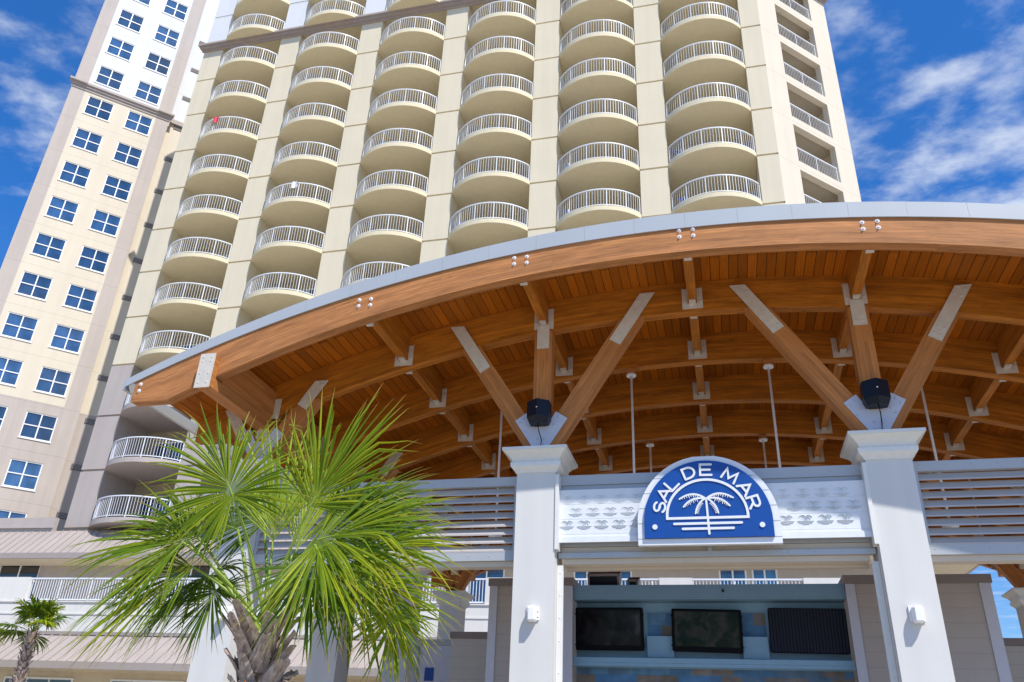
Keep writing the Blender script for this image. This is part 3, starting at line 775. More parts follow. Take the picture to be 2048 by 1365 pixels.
# ------------------------------------------------------------------ speakers, wall lamps, pendants
def speaker(X,label):
    t=empty('speaker',(X,11.30,6.40)); tag(t,label,'speaker','loudspeakers on the column braces')
    m=MB()
    top=[(-.175,.10),(-.175,-.06),(0,-.18),(.175,-.06),(.175,.10)]; bot=[(-.14,.10),(-.14,-.03),(0,-.12),(.14,-.03),(.14,.10)]
    ring=lambda P,z:[(a,b,z) for a,b in P]
    m.loft([ring([(a*.97,b*.97) for a,b in top],.165),ring(top,.155),ring(top,-.10),ring(bot,-.185)])
    m.build('cabinet',M['black'],t)
    m=MB(); dome(m,(0.0,-.178,.02),.012); m.build('badge',M['bolt'],t)
    m=MB(); m.tube([(0,-.05,-.185),(.01,-.04,-.3),(.03,.09,-.42),(.0,.10,-.63)],.008,6); m.build('cable',M['black'],t)
speaker(XB-.01,'dark angular loudspeaker at the foot of the braces, on the column left of the sign')
speaker(XC+.01,'dark angular loudspeaker at the foot of the braces, on the column right of the sign')
def wall_lamp(X,label):
    t=empty('wall_lamp',(X,11.19,3.42)); tag(t,label,'wall lamp','wall lamps on the front columns')
    m=MB(); m.box(-.085,.085,-.022,-.001,-.085,.095); m.build('back_plate',M['lampw'],t)
    m=MB(); rr=lambda z,w_,d:[(-w_,-.023,z),(w_,-.023,z),(w_,-.023-d*.6,z),(w_*.6,-.023-d,z),(-w_*.6,-.023-d,z),(-w_,-.023-d*.6,z)]
    m.loft([rr(-.11,.045,.09),rr(-.09,.06,.12),rr(.06,.06,.12),rr(.085,.045,.09)]); m.build('housing',M['lampw'],t)
    m=MB(); dome(m,(.07,-.022,.02),.009); dome(m,(.07,-.022,-.05),.009); m.build('screws',M['vent'],t)
wall_lamp(XB+.01,'small white wall lamp on the white column left of the sign')
wall_lamp(XC-.0,'small white wall lamp on the white column right of the sign')
wall_lamp(XA+.14,'small white wall lamp on the column behind the big palm')
def pendant(x,y,label,ln=2.55):
    b=zb(x); t=empty('pendant',(x,y,b)); tag(t,label,'pendant','white pendant rods under the roof')
    m=MB(); m.box(-.07,.07,-.07,.07,-.10,-.003); m.build('mounting_block',M['brace'],t)
    m=MB(); m.tube([(0,0,-.101),(0,0,-.135)],.088,16); m.build('canopy',M['lampw'],t)
    m=MB(); m.tube([(0,0,-.136),(0,0,-ln)],.021,8); m.build('rod',M['lampw'],t)
    m=MB(); m.tube([(0,0,-ln-.001),(0,0,-ln-.12),(0,0,-ln-.16)],[.07,.12,.05],16); m.build('lamp_head',M['lampw'],t)
for y,nm in ((13.35,'nearer'),(16.95,'farther')):
    for x,sd in ((-1.34,'left of the sign'),(1.02,'right of the sign')):
        pendant(x,y,'white ceiling rod with round canopy, the %s one rising %s'%(nm,sd),2.55 if y<15 else 1.65)
pendant(-3.72,13.35,'white ceiling rod behind the left brace of the left front column')
pendant(3.36,13.35,'white ceiling rod behind the right brace of the right front column')

# ------------------------------------------------------------------ frieze panel and sign
pn=empty('frieze_panel',(XM,11.28,4.42)); tag(pn,'long white board panel patterned with small grey palms between the two front columns','panel')
W2=(x1-x0)/2-.051
m=MB(); z=0
for h in (.09,.215,.215,.215): 
    m.box(-W2,W2,0,.035,z,z+h-.004); z+=h
m.box(-W2,W2,.005,.03,0,.735); m.box(-W2-.0,W2,-.025,-.002,-.03,.05)
m.build('boards',M['white'],pn)
class Stroke:
    def __init__(s,m,fn,t0,t1): s.m=m; s.fn=fn; s.t0=t0; s.t1=t1; s.k=0
    def line(s,pts,w,wend=None,closed=False):
        s.k+=1; t0=s.t0-.00004*s.k; n=len(pts); P=[Vector(p) for p in pts]; L=[];Rr=[]
        for i,p in enumerate(P):
            a=P[i-1] if (i>0 or closed) else None; b=P[(i+1)%n] if (i<n-1 or closed) else None
            d1=(p-a).normalized() if a is not None else None; d2=(b-p).normalized() if b is not None else None
            if d1 is None: d1=d2
            if d2 is None: d2=d1
            n1=Vector((-d1.y,d1.x)); n2=Vector((-d2.y,d2.x)); nn=(n1+n2)
            nn=nn.normalized() if nn.length>1e-6 else n1
            k=1/max(.45,nn.dot(n1)); ww=w if wend is None else w+(wend-w)*i/(n-1)
            L.append(p+nn*ww/2*k); Rr.append(p-nn*ww/2*k)
        f=s.fn; rng=range(n) if closed else range(n-1)
        for i in rng:
            j=(i+1)%n
            A=[L[i],L[j],Rr[j],Rr[i]]
            s.m.face([f(a.x,a.y,t0) for a in A])
            s.m.face([f(L[i].x,L[i].y,t0),f(L[i].x,L[i].y,s.t1),f(L[j].x,L[j].y,s.t1),f(L[j].x,L[j].y,t0)])
            s.m.face([f(Rr[i].x,Rr[i].y,t0),f(Rr[i].x,Rr[i].y,s.t1),f(Rr[j].x,Rr[j].y,s.t1),f(Rr[j].x,Rr[j].y,t0)])
        if not closed:
            for q,ww,sgn in ((P[0],w,-1),(P[-1],w if wend is None else wend,1)):
                if ww>.012: s.disc(q,ww/2)
    def disc(s,c,r,n=12):
        s.k+=1; t0=s.t0-.00004*s.k; c=Vector(c); R0=[(c.x+r*cos(2*pi*i/n),c.y+r*sin(2*pi*i/n)) for i in range(n)]
        s.m.face([s.fn(a,b,t0) for a,b in R0])
        for i in range(n):
            a=R0[i]; b=R0[(i+1)%n]; s.m.face([s.fn(*a,t0),s.fn(*b,t0),s.fn(*b,s.t1),s.fn(*a,s.t1)])
def bez(p0,p1,p2,n=8): return [tuple(Vector(p0)*(1-t)**2+Vector(p1)*2*t*(1-t)+Vector(p2)*t*t) for t in [i/n for i in range(n+1)]]
def xz(a,b,t): return (a,t,b)
m=MB(); stk=Stroke(m,xz,-.0015,-.0005)
def motif(cx,cz,s=1.0):
    for sx in (-1,1):
        for ex,ez,px,pz in ((.085,-.002,.045,.045),(.058,-.032,.04,.018),(.022,-.045,.022,-.005)):
            stk.line([(cx+a*s,cz+b*s) for a,b in bez((0,.012),(sx*px,pz),(sx*ex,ez),4)],.0055*s,.003*s)
    stk.line([(cx,cz+.01),(cx,cz-.095*s)],.004*s)
    for dz,w_ in ((-.055,.10),(-.071,.085),(-.086,.045)): stk.line([(cx-w_*s,cz+dz*s),(cx+w_*s,cz+dz*s)],.0050*s)
for row,zc,off in ((0,.615,0),(1,.435,.5),(2,.255,0)):
    for i in range(-9,10):
        cx=(i+off)*.247+.03
        if abs(cx)<W2-.10 and abs(cx)>.90: motif(cx,zc)
m.build('palm_pattern',M['motif'],pn,fix=False)

sg=empty('pavilion_sign',(XM,11.16,4.30)); tag(sg,'blue and white half-round sign reading SAL DE MAR with a palm emblem','sign')
def domepoly(hw_,z0,zs_,n=40):
    P=[(-hw_,z0),(hw_,z0)]+[(hw_*cos(pi*i/n),zs_+hw_*sin(pi*i/n)) for i in range(n+1)]; return P
# white back board in planks
m=MB(); n=6; hb=.935; zs0=.30; top=zs0+hb
edges=[0,.09,.30,.51,.72,.93,top]
def hwz(z): return hb if z<=zs0 else math.sqrt(max(0,hb*hb-(z-zs0)**2))
for a,b in zip(edges[:-1],edges[1:]):
    b2=b-.011; pts=[(a+(b2-a)*i/10) for i in range(11)]
    poly=[(-hwz(a),a)]+[(hwz(q),q) for q in pts]+[(-hwz(q),q) for q in reversed(pts[1:])]
    if hwz(b2)<.01: poly=poly[:11]+poly[12:] if False else poly
    m.prism(poly,xz,-.03,.05)
m.prism(domepoly(hb-.006,.006,zs0,40),xz,-.012,.045)
m.build('back_board',M['white'],sg)
m=MB(); m.prism(domepoly(.843,.085,.31,48),xz,-.065,-.031); m.build('blue_face',M['blue'],sg)
m=MB(); stk=Stroke(m,xz,-.078,-.066)
CZ=.345
stk.line([(-.53,CZ)]+[(-.53*cos(pi*i/40),CZ+.03+.50*sin(pi*i/40)) for i in range(41)]+[(.53,CZ)],.034,closed=True)
stk.line([(-.44,CZ-.075),(.44,CZ-.075)],.032); stk.line([(-.33,CZ-.145),(.33,CZ-.145)],.032)
stk.line([(.0,CZ+.26),(.005,CZ+.1),(.012,CZ-.215)],.026,.03)
for sx in (-1,1):
    stk.disc((sx*.70,.235),.035,20)
    for (ctrl,end,nt_,tl,wd) in (((.17,.395),(.355,.265),6,.055,.026),((.20,.30),(.305,.155),6,.055,.026),((.13,.20),(.15,.06),5,.05,.024)):
        P=bez((sx*.01,CZ+.265),(sx*ctrl[0],CZ+ctrl[1]),(sx*end[0],CZ+end[1]),12); stk.line(P,wd,wd*.8)
        for i in range(4,12,1):
            p=Vector(P[i]); d=(Vector(P[min(12,i+1)])-p); 
            if d.length<1e-6: continue
            d.normalize(); q=p+Vector((-sx*.35,-1)).normalized()*tl*(1.0 if i<10 else .7)*(1-.3*(i%2))
            if end[0]<.2: q=p+Vector((-sx*.9,-.6)).normalized()*tl*.9
            stk.line([tuple(p),tuple(q)],.016,.006)
m.build('palm_emblem',M['white'],sg,fix=False)
def arcpts(cx,cy,rx,ry,a0,a1,n=10): return [(cx+rx*cos(math.radians(a0+(a1-a0)*i/n)),cy+ry*sin(math.radians(a0+(a1-a0)*i/n))) for i in range(n+1)]
G={ # glyphs in a 1 high box, centred on x
 'S':[arcpts(0,.74,.36,.26,20,270,12)+arcpts(0,.26,.38,.26,90,-160,12)],
 'A':[[(-.52,0),(0,1),(.52,0)],[(-.33,.33),(.33,.33)]],
 'L':[[(-.36,1),(-.36,0),(.42,0)]],
 'D':[[(-.42,0),(-.42,1),(-.02,1)]+arcpts(-.02,.5,.5,.5,80,-80,10)+[(-.02,0),(-.42,0)]],
 'E':[[(.46,1),(-.42,1),(-.42,0),(.48,0)],[(-.42,.5),(.36,.5)]],
 'M':[[(-.55,0),(-.46,1),(0,.22),(.46,1),(.55,0)]],
 'R':[[(-.42,0),(-.42,1),(.1,1)]+arcpts(.1,.72,.32,.28,80,-80,8)+[(.1,.44),(-.42,.44)],[(.06,.44),(.46,0)]]}
CC=(0.0,.375); H=.15
for ch,deg,r in (('S',-78,.665),('A',-60.5,.665),('L',-45,.665),('D',-19.5,.665),('E',1.5,.665),('M',32,.665),('A',55.5,.665),('R',74.5,.665)):
    a=math.radians(deg); m=MB(); stk=Stroke(m,xz,-.079,-.066)
    for pl in G[ch]:
        pts=[]
        for px,py in pl:
            X=px*H*1.12; Y=r-.045-H*.5+py*H+.02
            pts.append((CC[0]+X*cos(a)+Y*sin(a), CC[1]-X*sin(a)+Y*cos(a)))
        stk.line(pts,.029)
    m.build('letter',M['white'],sg,fix=False)

# ------------------------------------------------------------------ bar wall with screens
bar=empty('bar_wall',(-.3,13.1,0)); tag(bar,'blue painted bar wall with header, shelf and reclaimed boards under the roof','bar wall')
bx0,bx1=-2.02,2.0
m=MB(); m.box(bx0,bx1,-.05,.30,3.94,4.155,0); m.build('header',M['barblue'],bar)
m=MB(); m.box(bx0,bx1,.26,.32,2.98,3.939,0); m.build('back_panel',M['barblue2'],bar)
m=MB(); m.box(bx0,bx1,.02,.259,3.03,3.10,0); m.box(bx0,bx1,.02,.06,2.98,3.028,0); m.build('shelf',M['barblue2'],bar)
m=MB(); m.box(bx0,bx1,.26,.34,0.0,2.979,0,axis=0); m.build('reclaimed_boards',M['recl'],bar)
for cx,wd in ((-.71,.36),(.68,.33)):
    m=MB(); m.box(cx-wd/2,cx+wd/2,.235,.259,3.44,3.78,0); m.build('board_inset',M['recl'],bar)
    m=MB(); m.box(cx-wd/2-.02,cx+wd/2+.02,.15,.234,3.12,3.43,0); m.build('junction_panel',M['barblue2'],bar)
m=MB(); dome(m,(.27,-.052,4.06),.022); m.tube([(.27,-.051,4.06),(.27,-.10,4.055)],.017,10); m.build('camera_eye',M['black'],bar)
def tv(cx,z0,z1,wd,scr,label,tilt=.0,roll=0,cat='television'):
    t=empty('television',(cx,13.19,(z0+z1)/2)); t.rotation_euler=(tilt,roll,0); tag(t,label,cat,'screens on the bar wall')
    h=(z1-z0)/2; w_=wd/2
    def rr(w_,h_,y,r=.025):
        P=[]
        for cx_,cz_,a in ((w_-r,-h_+r,-90),(w_-r,h_-r,0),(-w_+r,h_-r,90),(-w_+r,-h_+r,180)):
            for k in range(4): P.append((cx_+r*cos(math.radians(a+30*k)),y,cz_+r*sin(math.radians(a+30*k))))
        return P
    m=MB()
    if scr is None:
        m.loft([rr(w_,h,.06),rr(w_,h,-.03),rr(w_-.015,h-.015,-.05)]); m.build('cover',M['cover'],t)
    else:
        m.loft([rr(w_,h,.05),rr(w_,h,-.04),rr(w_-.01,h-.01,-.045)]); m.build('casing',M['tvblack'],t)
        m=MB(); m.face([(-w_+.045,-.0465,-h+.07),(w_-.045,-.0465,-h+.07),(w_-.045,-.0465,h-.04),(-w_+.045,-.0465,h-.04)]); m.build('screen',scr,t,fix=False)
        m=MB(); 
        for sx in (-1,1):
            for z in (h-.1,-h+.08): m.box(sx*w_-.012,sx*w_+.012,-.03,.0,z-.01,z+.01)
        m.build('clips',M['tvblack'],t)
tv(-1.775+.0,3.21,3.835,1.045,M['scr0'],'black television with a grey dusty screen, leftmost on the blue bar wall',tilt=.06)
tv(-.31,3.20,3.81,1.03,M['scr1'],'black television with a green and brown reflection painted on its screen, middle of the bar wall',tilt=.02,roll=.02)
tv(1.135,3.20,3.825,1.09,None,'television under a black quilted cover, rightmost on the blue bar wall',tilt=.06,roll=.01)
for xa,xb,nm in ((-3.66,-2.33,'left'),(1.715,3.62,'right')):
    t=empty('service_enclosure',((xa+xb)/2,13.0,0)); tag(t,'taupe siding enclosure wall with brown cap %s of the blue bar wall'%nm,'enclosure wall')
    a,b=xa-(xa+xb)/2,xb-(xa+xb)/2
    m=MB(); m.box(a+.05,b-.05,.01,1.6,0,4.14); m.build('siding',M['siding'],t)
    m=MB(); m.box(a-.03,b+.03,-.04,1.65,4.142,4.26) ; m.build('cap',M['cap'],t)
    m=MB(); m.box(a-.01,a+.12,-.015,.009,0,4.139); m.box(b-.14,b+.01,-.015,.009,0,4.139); m.build('corner_trim',M['trim'],t)
# dark light cases on top of the bar
def case(x,y,z,w_,h,label):
    t=empty('equipment_case',(x,y,z)); t.rotation_euler=(.35,.0,-.05); tag(t,label,'equipment case')
    m=MB(); m.loft([[(-w_,0,0),(w_,0,0),(w_,.25,0),(-w_,.25,0)],[(-w_-.02,0,h),(w_+.02,0,h),(w_+.02,.25,h),(-w_-.02,.25,h)]]); m.build('housing',M['black'],t)
    m=MB(); 
    for a,b,c_,d in ((-w_-.012,-w_+.02,.0,h),(w_-.02,w_+.012,.0,h),(-w_,w_,h-.03,h+.01)): m.box(a,b,-.02,-.002,c_,d)
    m.build('rim',M['cap'],t)
case(-1.86,13.25,4.165,.24,.20,'dark floodlight case lying on the left end of the blue bar header')
case(-1.40,13.25,4.165,.07,.11,'small dark box beside the larger case on the bar header')
# low fences behind and the service door
for xa,xb,z,y,nm in ((-5.25,-3.2,3.86,16.0,'between the palm and the left column'),(4.45,8.0,3.82,16.0,'at the right edge of the picture')):
    t=empty('screen_fence',(xa,y,0)); tag(t,'low pale siding wall with dark cap %s'%nm,'screen wall')
    m=MB(); m.box(0,xb-xa,.01,.15,0,z-.121); m.build('siding',siding('pale_siding',(.52,.50,.46)),t)
    m=MB(); m.box(-.02,xb-xa+.02,-.03,.19,z-.12,z); m.build('cap',M['cap'],t)
t=empty('service_door',(-6.4,17.4,0)); tag(t,'pale grey-blue panelled door with a small blue notice, right of the palm','door')
m=MB(); m.box(0,1.15,0,.06,0,3.78); m.build('door_leaf',M['gusset'],t)
m=MB(); m.box(-.12,-.002,-.03,.1,0,3.9); m.box(1.152,1.30,-.03,.1,0,3.9); m.box(-.002,1.152,-.03,.1,3.782,3.9); m.build('door_frame',M['flash'],t)
m=MB(); m.box(.16,.36,-.012,-.001,3.08,3.34); m.build('notice',M['blue'],t)
m=MB(); m.box(.2,.95,-.01,-.001,2.2,2.95); m.build('panel',M['louvf'],t)

# ------------------------------------------------------------------ palms
def frond(name,parent,base,hub,axis,nrm,R_,spread=140,nseg=44,droop=.25,mat='leaf',stem_r=(.020,.011),bow=.12,seed=0,wid=1.0,cup=.25,jit=.055):
    rnd=random.Random(seed); base=Vector(base); hub=Vector(hub); a=Vector(axis).normalized(); n_=Vector(nrm); n_=(n_-a*n_.dot(a)).normalized(); b=a.cross(n_).normalized()
    m=MB(); mid=(base+hub)/2+Vector((0,0,bow))*(hub-base).length
    P=[Vector(base)*(1-t)**2+mid*2*t*(1-t)+hub*t*t for t in [i/9 for i in range(10)]]
    m.tube(P,[stem_r[0]+(stem_r[1]-stem_r[0])*i/9 for i in range(10)],6,1)
    # hub / costa
    cost=R_*.22; m.tube([hub,hub+a*cost*.5-n_*.0,hub+a*cost],[stem_r[1],stem_r[1]*.7,.003],5,1)
    S_=math.radians(spread)
    for i in range(nseg):
        f=(i+.5)/nseg*2-1; phi=f*S_+rnd.uniform(-.02,.02)
        d=a*cos(phi)+b*sin(phi); L=R_*(1-.30*abs(f)**1.6)*rnd.uniform(.84,1.10)
        o=hub+a*cost*max(0,cos(phi))*(1-abs(f))*.8
        side=(-a*sin(phi)+b*cos(phi)); sp=S_*2/nseg; d=(d+n_*rnd.gauss(0,jit)+side*rnd.gauss(0,jit*.35)).normalized()
        split=rnd.random(); dr=droop*rnd.uniform(.6,1.5); kink=rnd.random()<.2; tw=rnd.uniform(-1,1); kj=rnd.gauss(0,.07)
        steps=8; u0=rnd.random()*40
        cen=[];ww=[]
        for k in range(steps+1):
            t=k/steps; z=-dr*L*(t**2.6)*1.15
            if kink and t>.6: z-=(t-.6)*L*.6
            p=o+d*(L*t)+n_*(cup*L*t*(1-t*.8)*.5)+(side*tw*.10+n_*kj)*L*t*t+Vector((0,0,z))
            if k: # keep length
                v_=p-cen[-1]; v_=v_.normalized()*(L/steps); p=cen[-1]+v_
            cen.append(p)
            ts=.34+.16*split; wfull=L*min(t,ts)*sp*.58*wid
            w_=(wfull+.0015)*(1 if t<ts else max(0,1-((t-ts)/(1-ts))**1.15)); ww.append(max(w_,.0007))
        sd=(side+n_*tw*.3).normalized()
        for k in range(steps):
            p,q=cen[k],cen[k+1]; w0,w1=ww[k],ww[k+1]; fold=n_*-.45
            for sg_ in (1,-1):
                e0=p+sd*w0*sg_+fold*w0; e1=q+sd*w1*sg_+fold*w1
                u_=k/steps; u1_=(k+1)/steps; uu=(u_,u0),(u1_,u0),(u1_,u0+.2),(u_,u0+.2)
                m.face([p,q,e1,e0],0,list(uu),True)
    return m.build(name,[M[mat],M['stem']],parent,fix=False)
def V3(*a): return Vector(a)
palm=empty('palm_tree',(-4.17,7.1,0)); PT=Vector((-4.17,7.1,0))
tag(palm,'large green sabal palm with a boot-covered trunk, in front of the pavilion','palm tree')
# trunk with old leaf boots
def boots(parent,zt,zb_,r0,nb,bl,seed,drift=(0,0),mats=None,bs=1.0):
    rnd=random.Random(seed); m=MB(); n=14; rings=[]
    for k in range(9):
        z=zt+(zb_-zt)*k/8; ox=drift[0]*(z-zt); oy=drift[1]*(z-zt)
        rings.append([(ox+r0*(1+.1*rnd.random())*cos(2*pi*i/n),oy+r0*(1+.1*rnd.random())*sin(2*pi*i/n),z) for i in range(n)])
    m.loft(rings,1,True,True,True)
    for k in range(nb):
        f=k/nb; z=zt-.02+(zb_-zt)*f*.98; a=k*2.399963+rnd.uniform(-.2,.2); ox=drift[0]*(z-zt); oy=drift[1]*(z-zt)
        d=Vector((cos(a),sin(a),0)); t_=Vector((-sin(a),cos(a),0)); c=Vector((ox,oy,z))+d*(r0*.85)
        L=bl*rnd.uniform(.75,1.2); lean=rnd.uniform(.42,.85); up=Vector((0,0,1))
        wb=bs*.085*rnd.uniform(.9,1.15); wt=bs*.04*rnd.uniform(.8,1.3); th=.03; tw=rnd.uniform(-.35,.35)
        rr=[]
        for s in range(5):
            q=s/4; p=c+up*(L*q)+d*(lean*L*q*(.6+.5*q))+t_*(tw*L*q*q); w_=wb+(wt-wb)*q; h=th*(1-.55*q); bul=.012*sin(q*pi)
            rr.append([p-t_*w_,p-t_*w_*.4+d*(h+bul),p+t_*w_*.4+d*(h+bul),p+t_*w_,p+t_*w_*.3-d*h*.5,p-t_*w_*.3-d*h*.5])
        # ragged cut end
        rr[-1]=[v+up*rnd.uniform(-.02,.03) for v in rr[-1]]
        m.loft(rr,0)
        if rnd.random()<.4:
            p=c+up*(L*.05)+d*.035; m.loft([[p-t_*.022,p+d*.02,p+t_*.022],[p-t_*.03+up*.05,p+d*.028+up*.05,p+t_*.03+up*.05],[p-t_*.004+up*.085,p+d*.01+up*.085,p+t_*.004+up*.085]],2)
    return m.build('trunk',mats or [M['bark'],M['fiber'],M['orange']],parent)
boots(palm,2.52,0,.135,92,.30,5,drift=(-.12,0),bs=1.3)
# a fibre collar at the crown
B=Vector((.02,-.05,2.56))
def hubw(x,y,z): return Vector((x,y,z))-PT
F=[ # hub world, axis, normal, R, spread, droop, mat
 ((-4.42,6.6,3.742),(-.50,-.10,.85),(.25,-.95,-.1),.92,150,.14,'leaf'),
 ((-3.767,6.9,3.70),(.50,.0,.86),(.3,-.9,.1),1.15,72,.04,'leaf'),
 ((-4.85,6.7,3.33),(-1,.05,.02),(-.1,-.8,.55),1.22,70,.18,'leaf'),
 ((-4.80,6.55,3.29),(-.50,-.30,-.80),(-.5,-.75,.3),1.12,62,.10,'leaf'),
 ((-3.58,6.8,3.35),(1,-.05,.22),(.05,-.8,.6),1.15,88,.10,'leaf'),
 ((-3.52,6.65,3.27),(.62,-.3,-.72),(.4,-.8,.4),1.0,62,.08,'leaf'),
 ((-4.27,7.2,3.45),(-.08,-.05,1),(.05,-1,.0),1.15,48,.02,'leafn'),
 ((-4.05,7.3,3.40),(.14,.1,1),(.0,-1,.1),1.1,45,.02,'leafn'),
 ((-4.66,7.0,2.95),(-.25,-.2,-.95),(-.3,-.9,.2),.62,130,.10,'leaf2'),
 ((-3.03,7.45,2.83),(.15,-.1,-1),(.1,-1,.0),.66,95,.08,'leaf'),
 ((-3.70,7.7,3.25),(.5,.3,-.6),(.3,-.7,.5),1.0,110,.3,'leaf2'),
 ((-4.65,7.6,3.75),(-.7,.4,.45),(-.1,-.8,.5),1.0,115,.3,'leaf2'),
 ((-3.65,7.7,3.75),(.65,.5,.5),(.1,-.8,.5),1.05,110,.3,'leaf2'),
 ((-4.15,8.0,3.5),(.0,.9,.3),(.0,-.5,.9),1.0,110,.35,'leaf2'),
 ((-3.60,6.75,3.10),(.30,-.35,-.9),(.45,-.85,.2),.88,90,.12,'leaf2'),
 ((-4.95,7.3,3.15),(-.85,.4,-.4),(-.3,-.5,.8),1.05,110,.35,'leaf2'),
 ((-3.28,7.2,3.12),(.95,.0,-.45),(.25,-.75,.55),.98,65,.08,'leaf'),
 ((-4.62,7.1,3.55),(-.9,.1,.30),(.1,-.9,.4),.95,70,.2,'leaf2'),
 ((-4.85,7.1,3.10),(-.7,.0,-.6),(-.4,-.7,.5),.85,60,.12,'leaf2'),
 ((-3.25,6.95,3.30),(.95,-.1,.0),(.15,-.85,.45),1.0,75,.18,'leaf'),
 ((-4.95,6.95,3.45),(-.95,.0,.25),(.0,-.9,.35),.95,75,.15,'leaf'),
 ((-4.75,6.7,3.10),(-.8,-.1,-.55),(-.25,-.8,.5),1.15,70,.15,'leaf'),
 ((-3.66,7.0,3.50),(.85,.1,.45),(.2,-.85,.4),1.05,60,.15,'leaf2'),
]
for i,(h,ax,nn,R_,sp,dr,mt) in enumerate(F):
    hb_=hubw(*h); ba=B+Vector((.08*cos(i*2.4),.08*sin(i*2.4),.0))
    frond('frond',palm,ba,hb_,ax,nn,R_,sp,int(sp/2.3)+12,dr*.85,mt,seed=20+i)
# small palms
def small_palm(x,y,h,label,R_,seed,lean=.0):
    t=empty('palm_tree',(x,y,0)); tag(t,label,'palm tree'); boots(t,h,0,.15,170,.2,seed,drift=(-lean,0),mats=[M['bark'],M['fiber'],M['bark']])
    rnd=random.Random(seed)
    for i in range(15):
        a=i*2.4; el=rnd.uniform(-.35,1.25) if i>3 else 1.3; d=Vector((cos(a)*cos(el),sin(a)*cos(el),sin(el))); hb_=Vector((0,0,h))+d*rnd.uniform(.55,.75)
        nn=Vector((-cos(a)*sin(el),-sin(a)*sin(el),cos(el)))
        frond('frond',t,(0,0,h-.05),hb_,d+Vector((0,0,-.25)),nn,R_*rnd.uniform(.85,1.1),115,30,.35,'leaf' if i%2 else 'leaf2',seed=seed*50+i,wid=1.5)
small_palm(-24.45,26,5.15,'small far palm with ragged grey trunk before the terrace building, lower left',.85,3,.0)
small_palm(-27.55,26.3,5.3,'palm mostly cut off by the left edge beside the terrace building',.9,4)

# ------------------------------------------------------------------ world, sun, camera
CLX,CLY=6.6,6.1
AZ=math.radians(46.5)   # sun to the right of straight behind the camera
EL=math.radians(53.8)
w_=bpy.data.worlds.new('World'); S.world=w_; w_.use_nodes=True; nt=w_.node_tree; bg=nt.nodes['Background']
sky=nt.nodes.new('ShaderNodeTexSky'); sky.sky_type='NISHITA'; sky.sun_disc=False; sky.sun_elevation=EL
sun_dir=Vector((sin(AZ)*cos(EL),-cos(AZ)*cos(EL),sin(EL)))
sky.sun_rotation=math.atan2(sun_dir.x,sun_dir.y); sky.ozone_density=3.0; sky.air_density=1.0; sky.dust_density=.3
tc=nt.nodes.new('ShaderNodeTexCoord'); sep=nt.nodes.new('ShaderNodeSeparateXYZ'); nt.links.new(tc.outputs['Generated'],sep.inputs[0])
def mt(op,a,b=None):
    n=nt.nodes.new('ShaderNodeMath'); n.operation=op
    for i,x in enumerate((a,b)):
        if x is None: continue
        if isinstance(x,(int,float)): n.inputs[i].default_value=x
        else: nt.links.new(x,n.inputs[i])
    return n.outputs[0]
zc=mt('MAXIMUM',sep.outputs[2],.06)
cx=mt('DIVIDE',sep.outputs[0],zc); cy=mt('DIVIDE',sep.outputs[1],zc)
cmb=nt.nodes.new('ShaderNodeCombineXYZ'); nt.links.new(cx,cmb.inputs[0]); nt.links.new(cy,cmb.inputs[1])
mp=nt.nodes.new('ShaderNodeMapping'); nt.links.new(cmb.outputs[0],mp.inputs[0]); mp.inputs['Rotation'].default_value=(0,0,math.radians(-28)); mp.inputs['Scale'].default_value=(1.0,1.15,1); mp.inputs['Location'].default_value=(CLX,CLY,0)
n1=nt.nodes.new('ShaderNodeTexNoise'); n1.inputs['Scale'].default_value=6.0; n1.inputs['Detail'].default_value=8; n1.inputs['Roughness'].default_value=.56; n1.inputs['Distortion'].default_value=.05
n2=nt.nodes.new('ShaderNodeTexNoise'); n2.inputs['Scale'].default_value=.9; n2.inputs['Detail'].default_value=3
nt.links.new(mp.outputs[0],n1.inputs['Vector']); nt.links.new(mp.outputs[0],n2.inputs['Vector'])
den=mt('SUBTRACT',mt('ADD',mt('MULTIPLY',n1.outputs[0],.72),mt('MULTIPLY',n2.outputs[0],.38)),mt('MULTIPLY',mt('MAXIMUM',mt('MULTIPLY',sep.outputs[0],-1.0),0.0),.13))
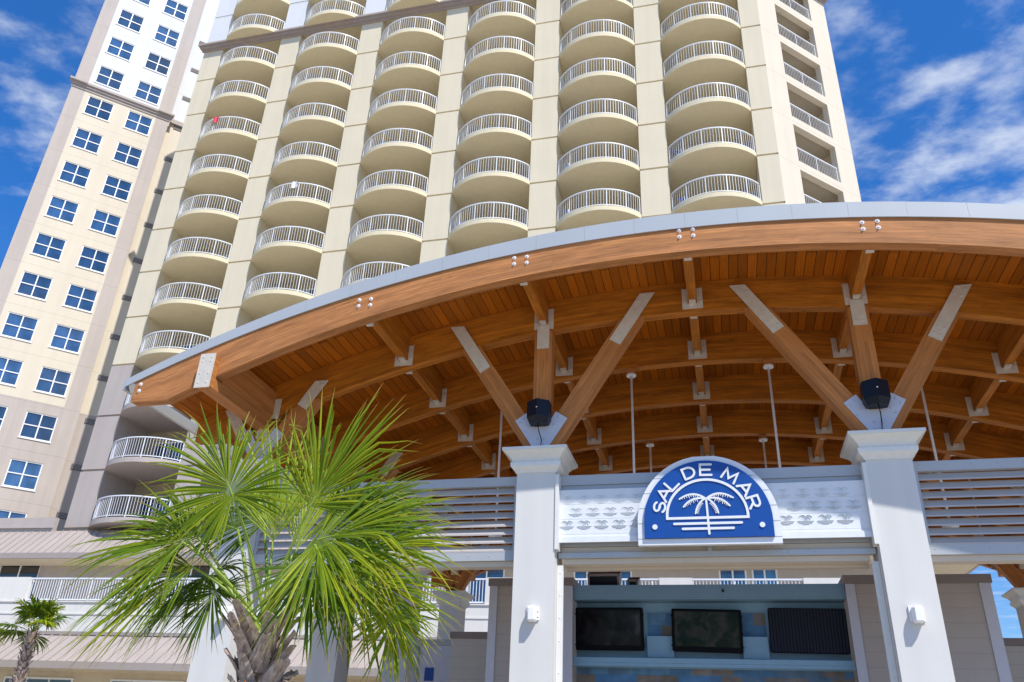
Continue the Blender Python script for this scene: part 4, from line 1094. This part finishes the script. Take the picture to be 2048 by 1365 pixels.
rp=nt.nodes.new('ShaderNodeMapRange'); rp.inputs['From Min'].default_value=.50; rp.inputs['From Max'].default_value=.76; rp.interpolation_type='SMOOTHSTEP'; nt.links.new(den,rp.inputs['Value'])
tint=nt.nodes.new('ShaderNodeMix'); tint.data_type='RGBA'; tint.blend_type='MULTIPLY'; nt.links.new(mt('MINIMUM',mt('ADD',mt('MULTIPLY',sep.outputs[2],1.5),.25),1.0),tint.inputs[0]); nt.links.new(sky.outputs[0],tint.inputs[6]); tint.inputs[7].default_value=(.30,.95,1.66,1)
mx=nt.nodes.new('ShaderNodeMix'); mx.data_type='RGBA'; nt.links.new(mt('MULTIPLY',mt('MULTIPLY',rp.outputs[0],.85),mt('MINIMUM',mt('MULTIPLY',sep.outputs[2],2.6),1.0)),mx.inputs[0]); nt.links.new(tint.outputs[2],mx.inputs[6]); mx.inputs[7].default_value=(6.6,7.2,8.2,1)
nt.links.new(mx.outputs[2],bg.inputs['Color']); bg.inputs['Strength'].default_value=.105
sl=bpy.data.lights.new('Sun','SUN'); sl.energy=4.7; sl.angle=math.radians(.53); sl.color=(1,.95,.87)
so=bpy.data.objects.new('Sun',sl); COL.objects.link(so); so.rotation_euler=(-sun_dir).to_track_quat('-Z','Y').to_euler(); so.location=(20,-20,40)

yaw,pit,rol=math.radians(-15.034),math.radians(27.431),math.radians(2.608)
fwd=Vector((sin(yaw)*cos(pit),cos(yaw)*cos(pit),sin(pit))); right=Vector((cos(yaw),-sin(yaw),0)); up=right.cross(fwd)
r2=right*cos(rol)+up*sin(rol); u2=-right*sin(rol)+up*cos(rol)
cam=bpy.data.cameras.new('Camera'); co=bpy.data.objects.new('Camera',cam); COL.objects.link(co)
Mx=Matrix((r2,u2,-fwd)).transposed().to_4x4(); Mx.translation=Vector((0,0,1.6)); co.matrix_world=Mx
cam.sensor_width=36; cam.lens=36*1631.2/2048; cam.clip_end=2000; cam.clip_start=.05
S.camera=co
S.view_settings.view_transform='Standard'; S.view_settings.look='None'; S.view_settings.exposure=.22; S.view_settings.gamma=1
S.cycles.max_bounces=8; S.cycles.diffuse_bounces=5
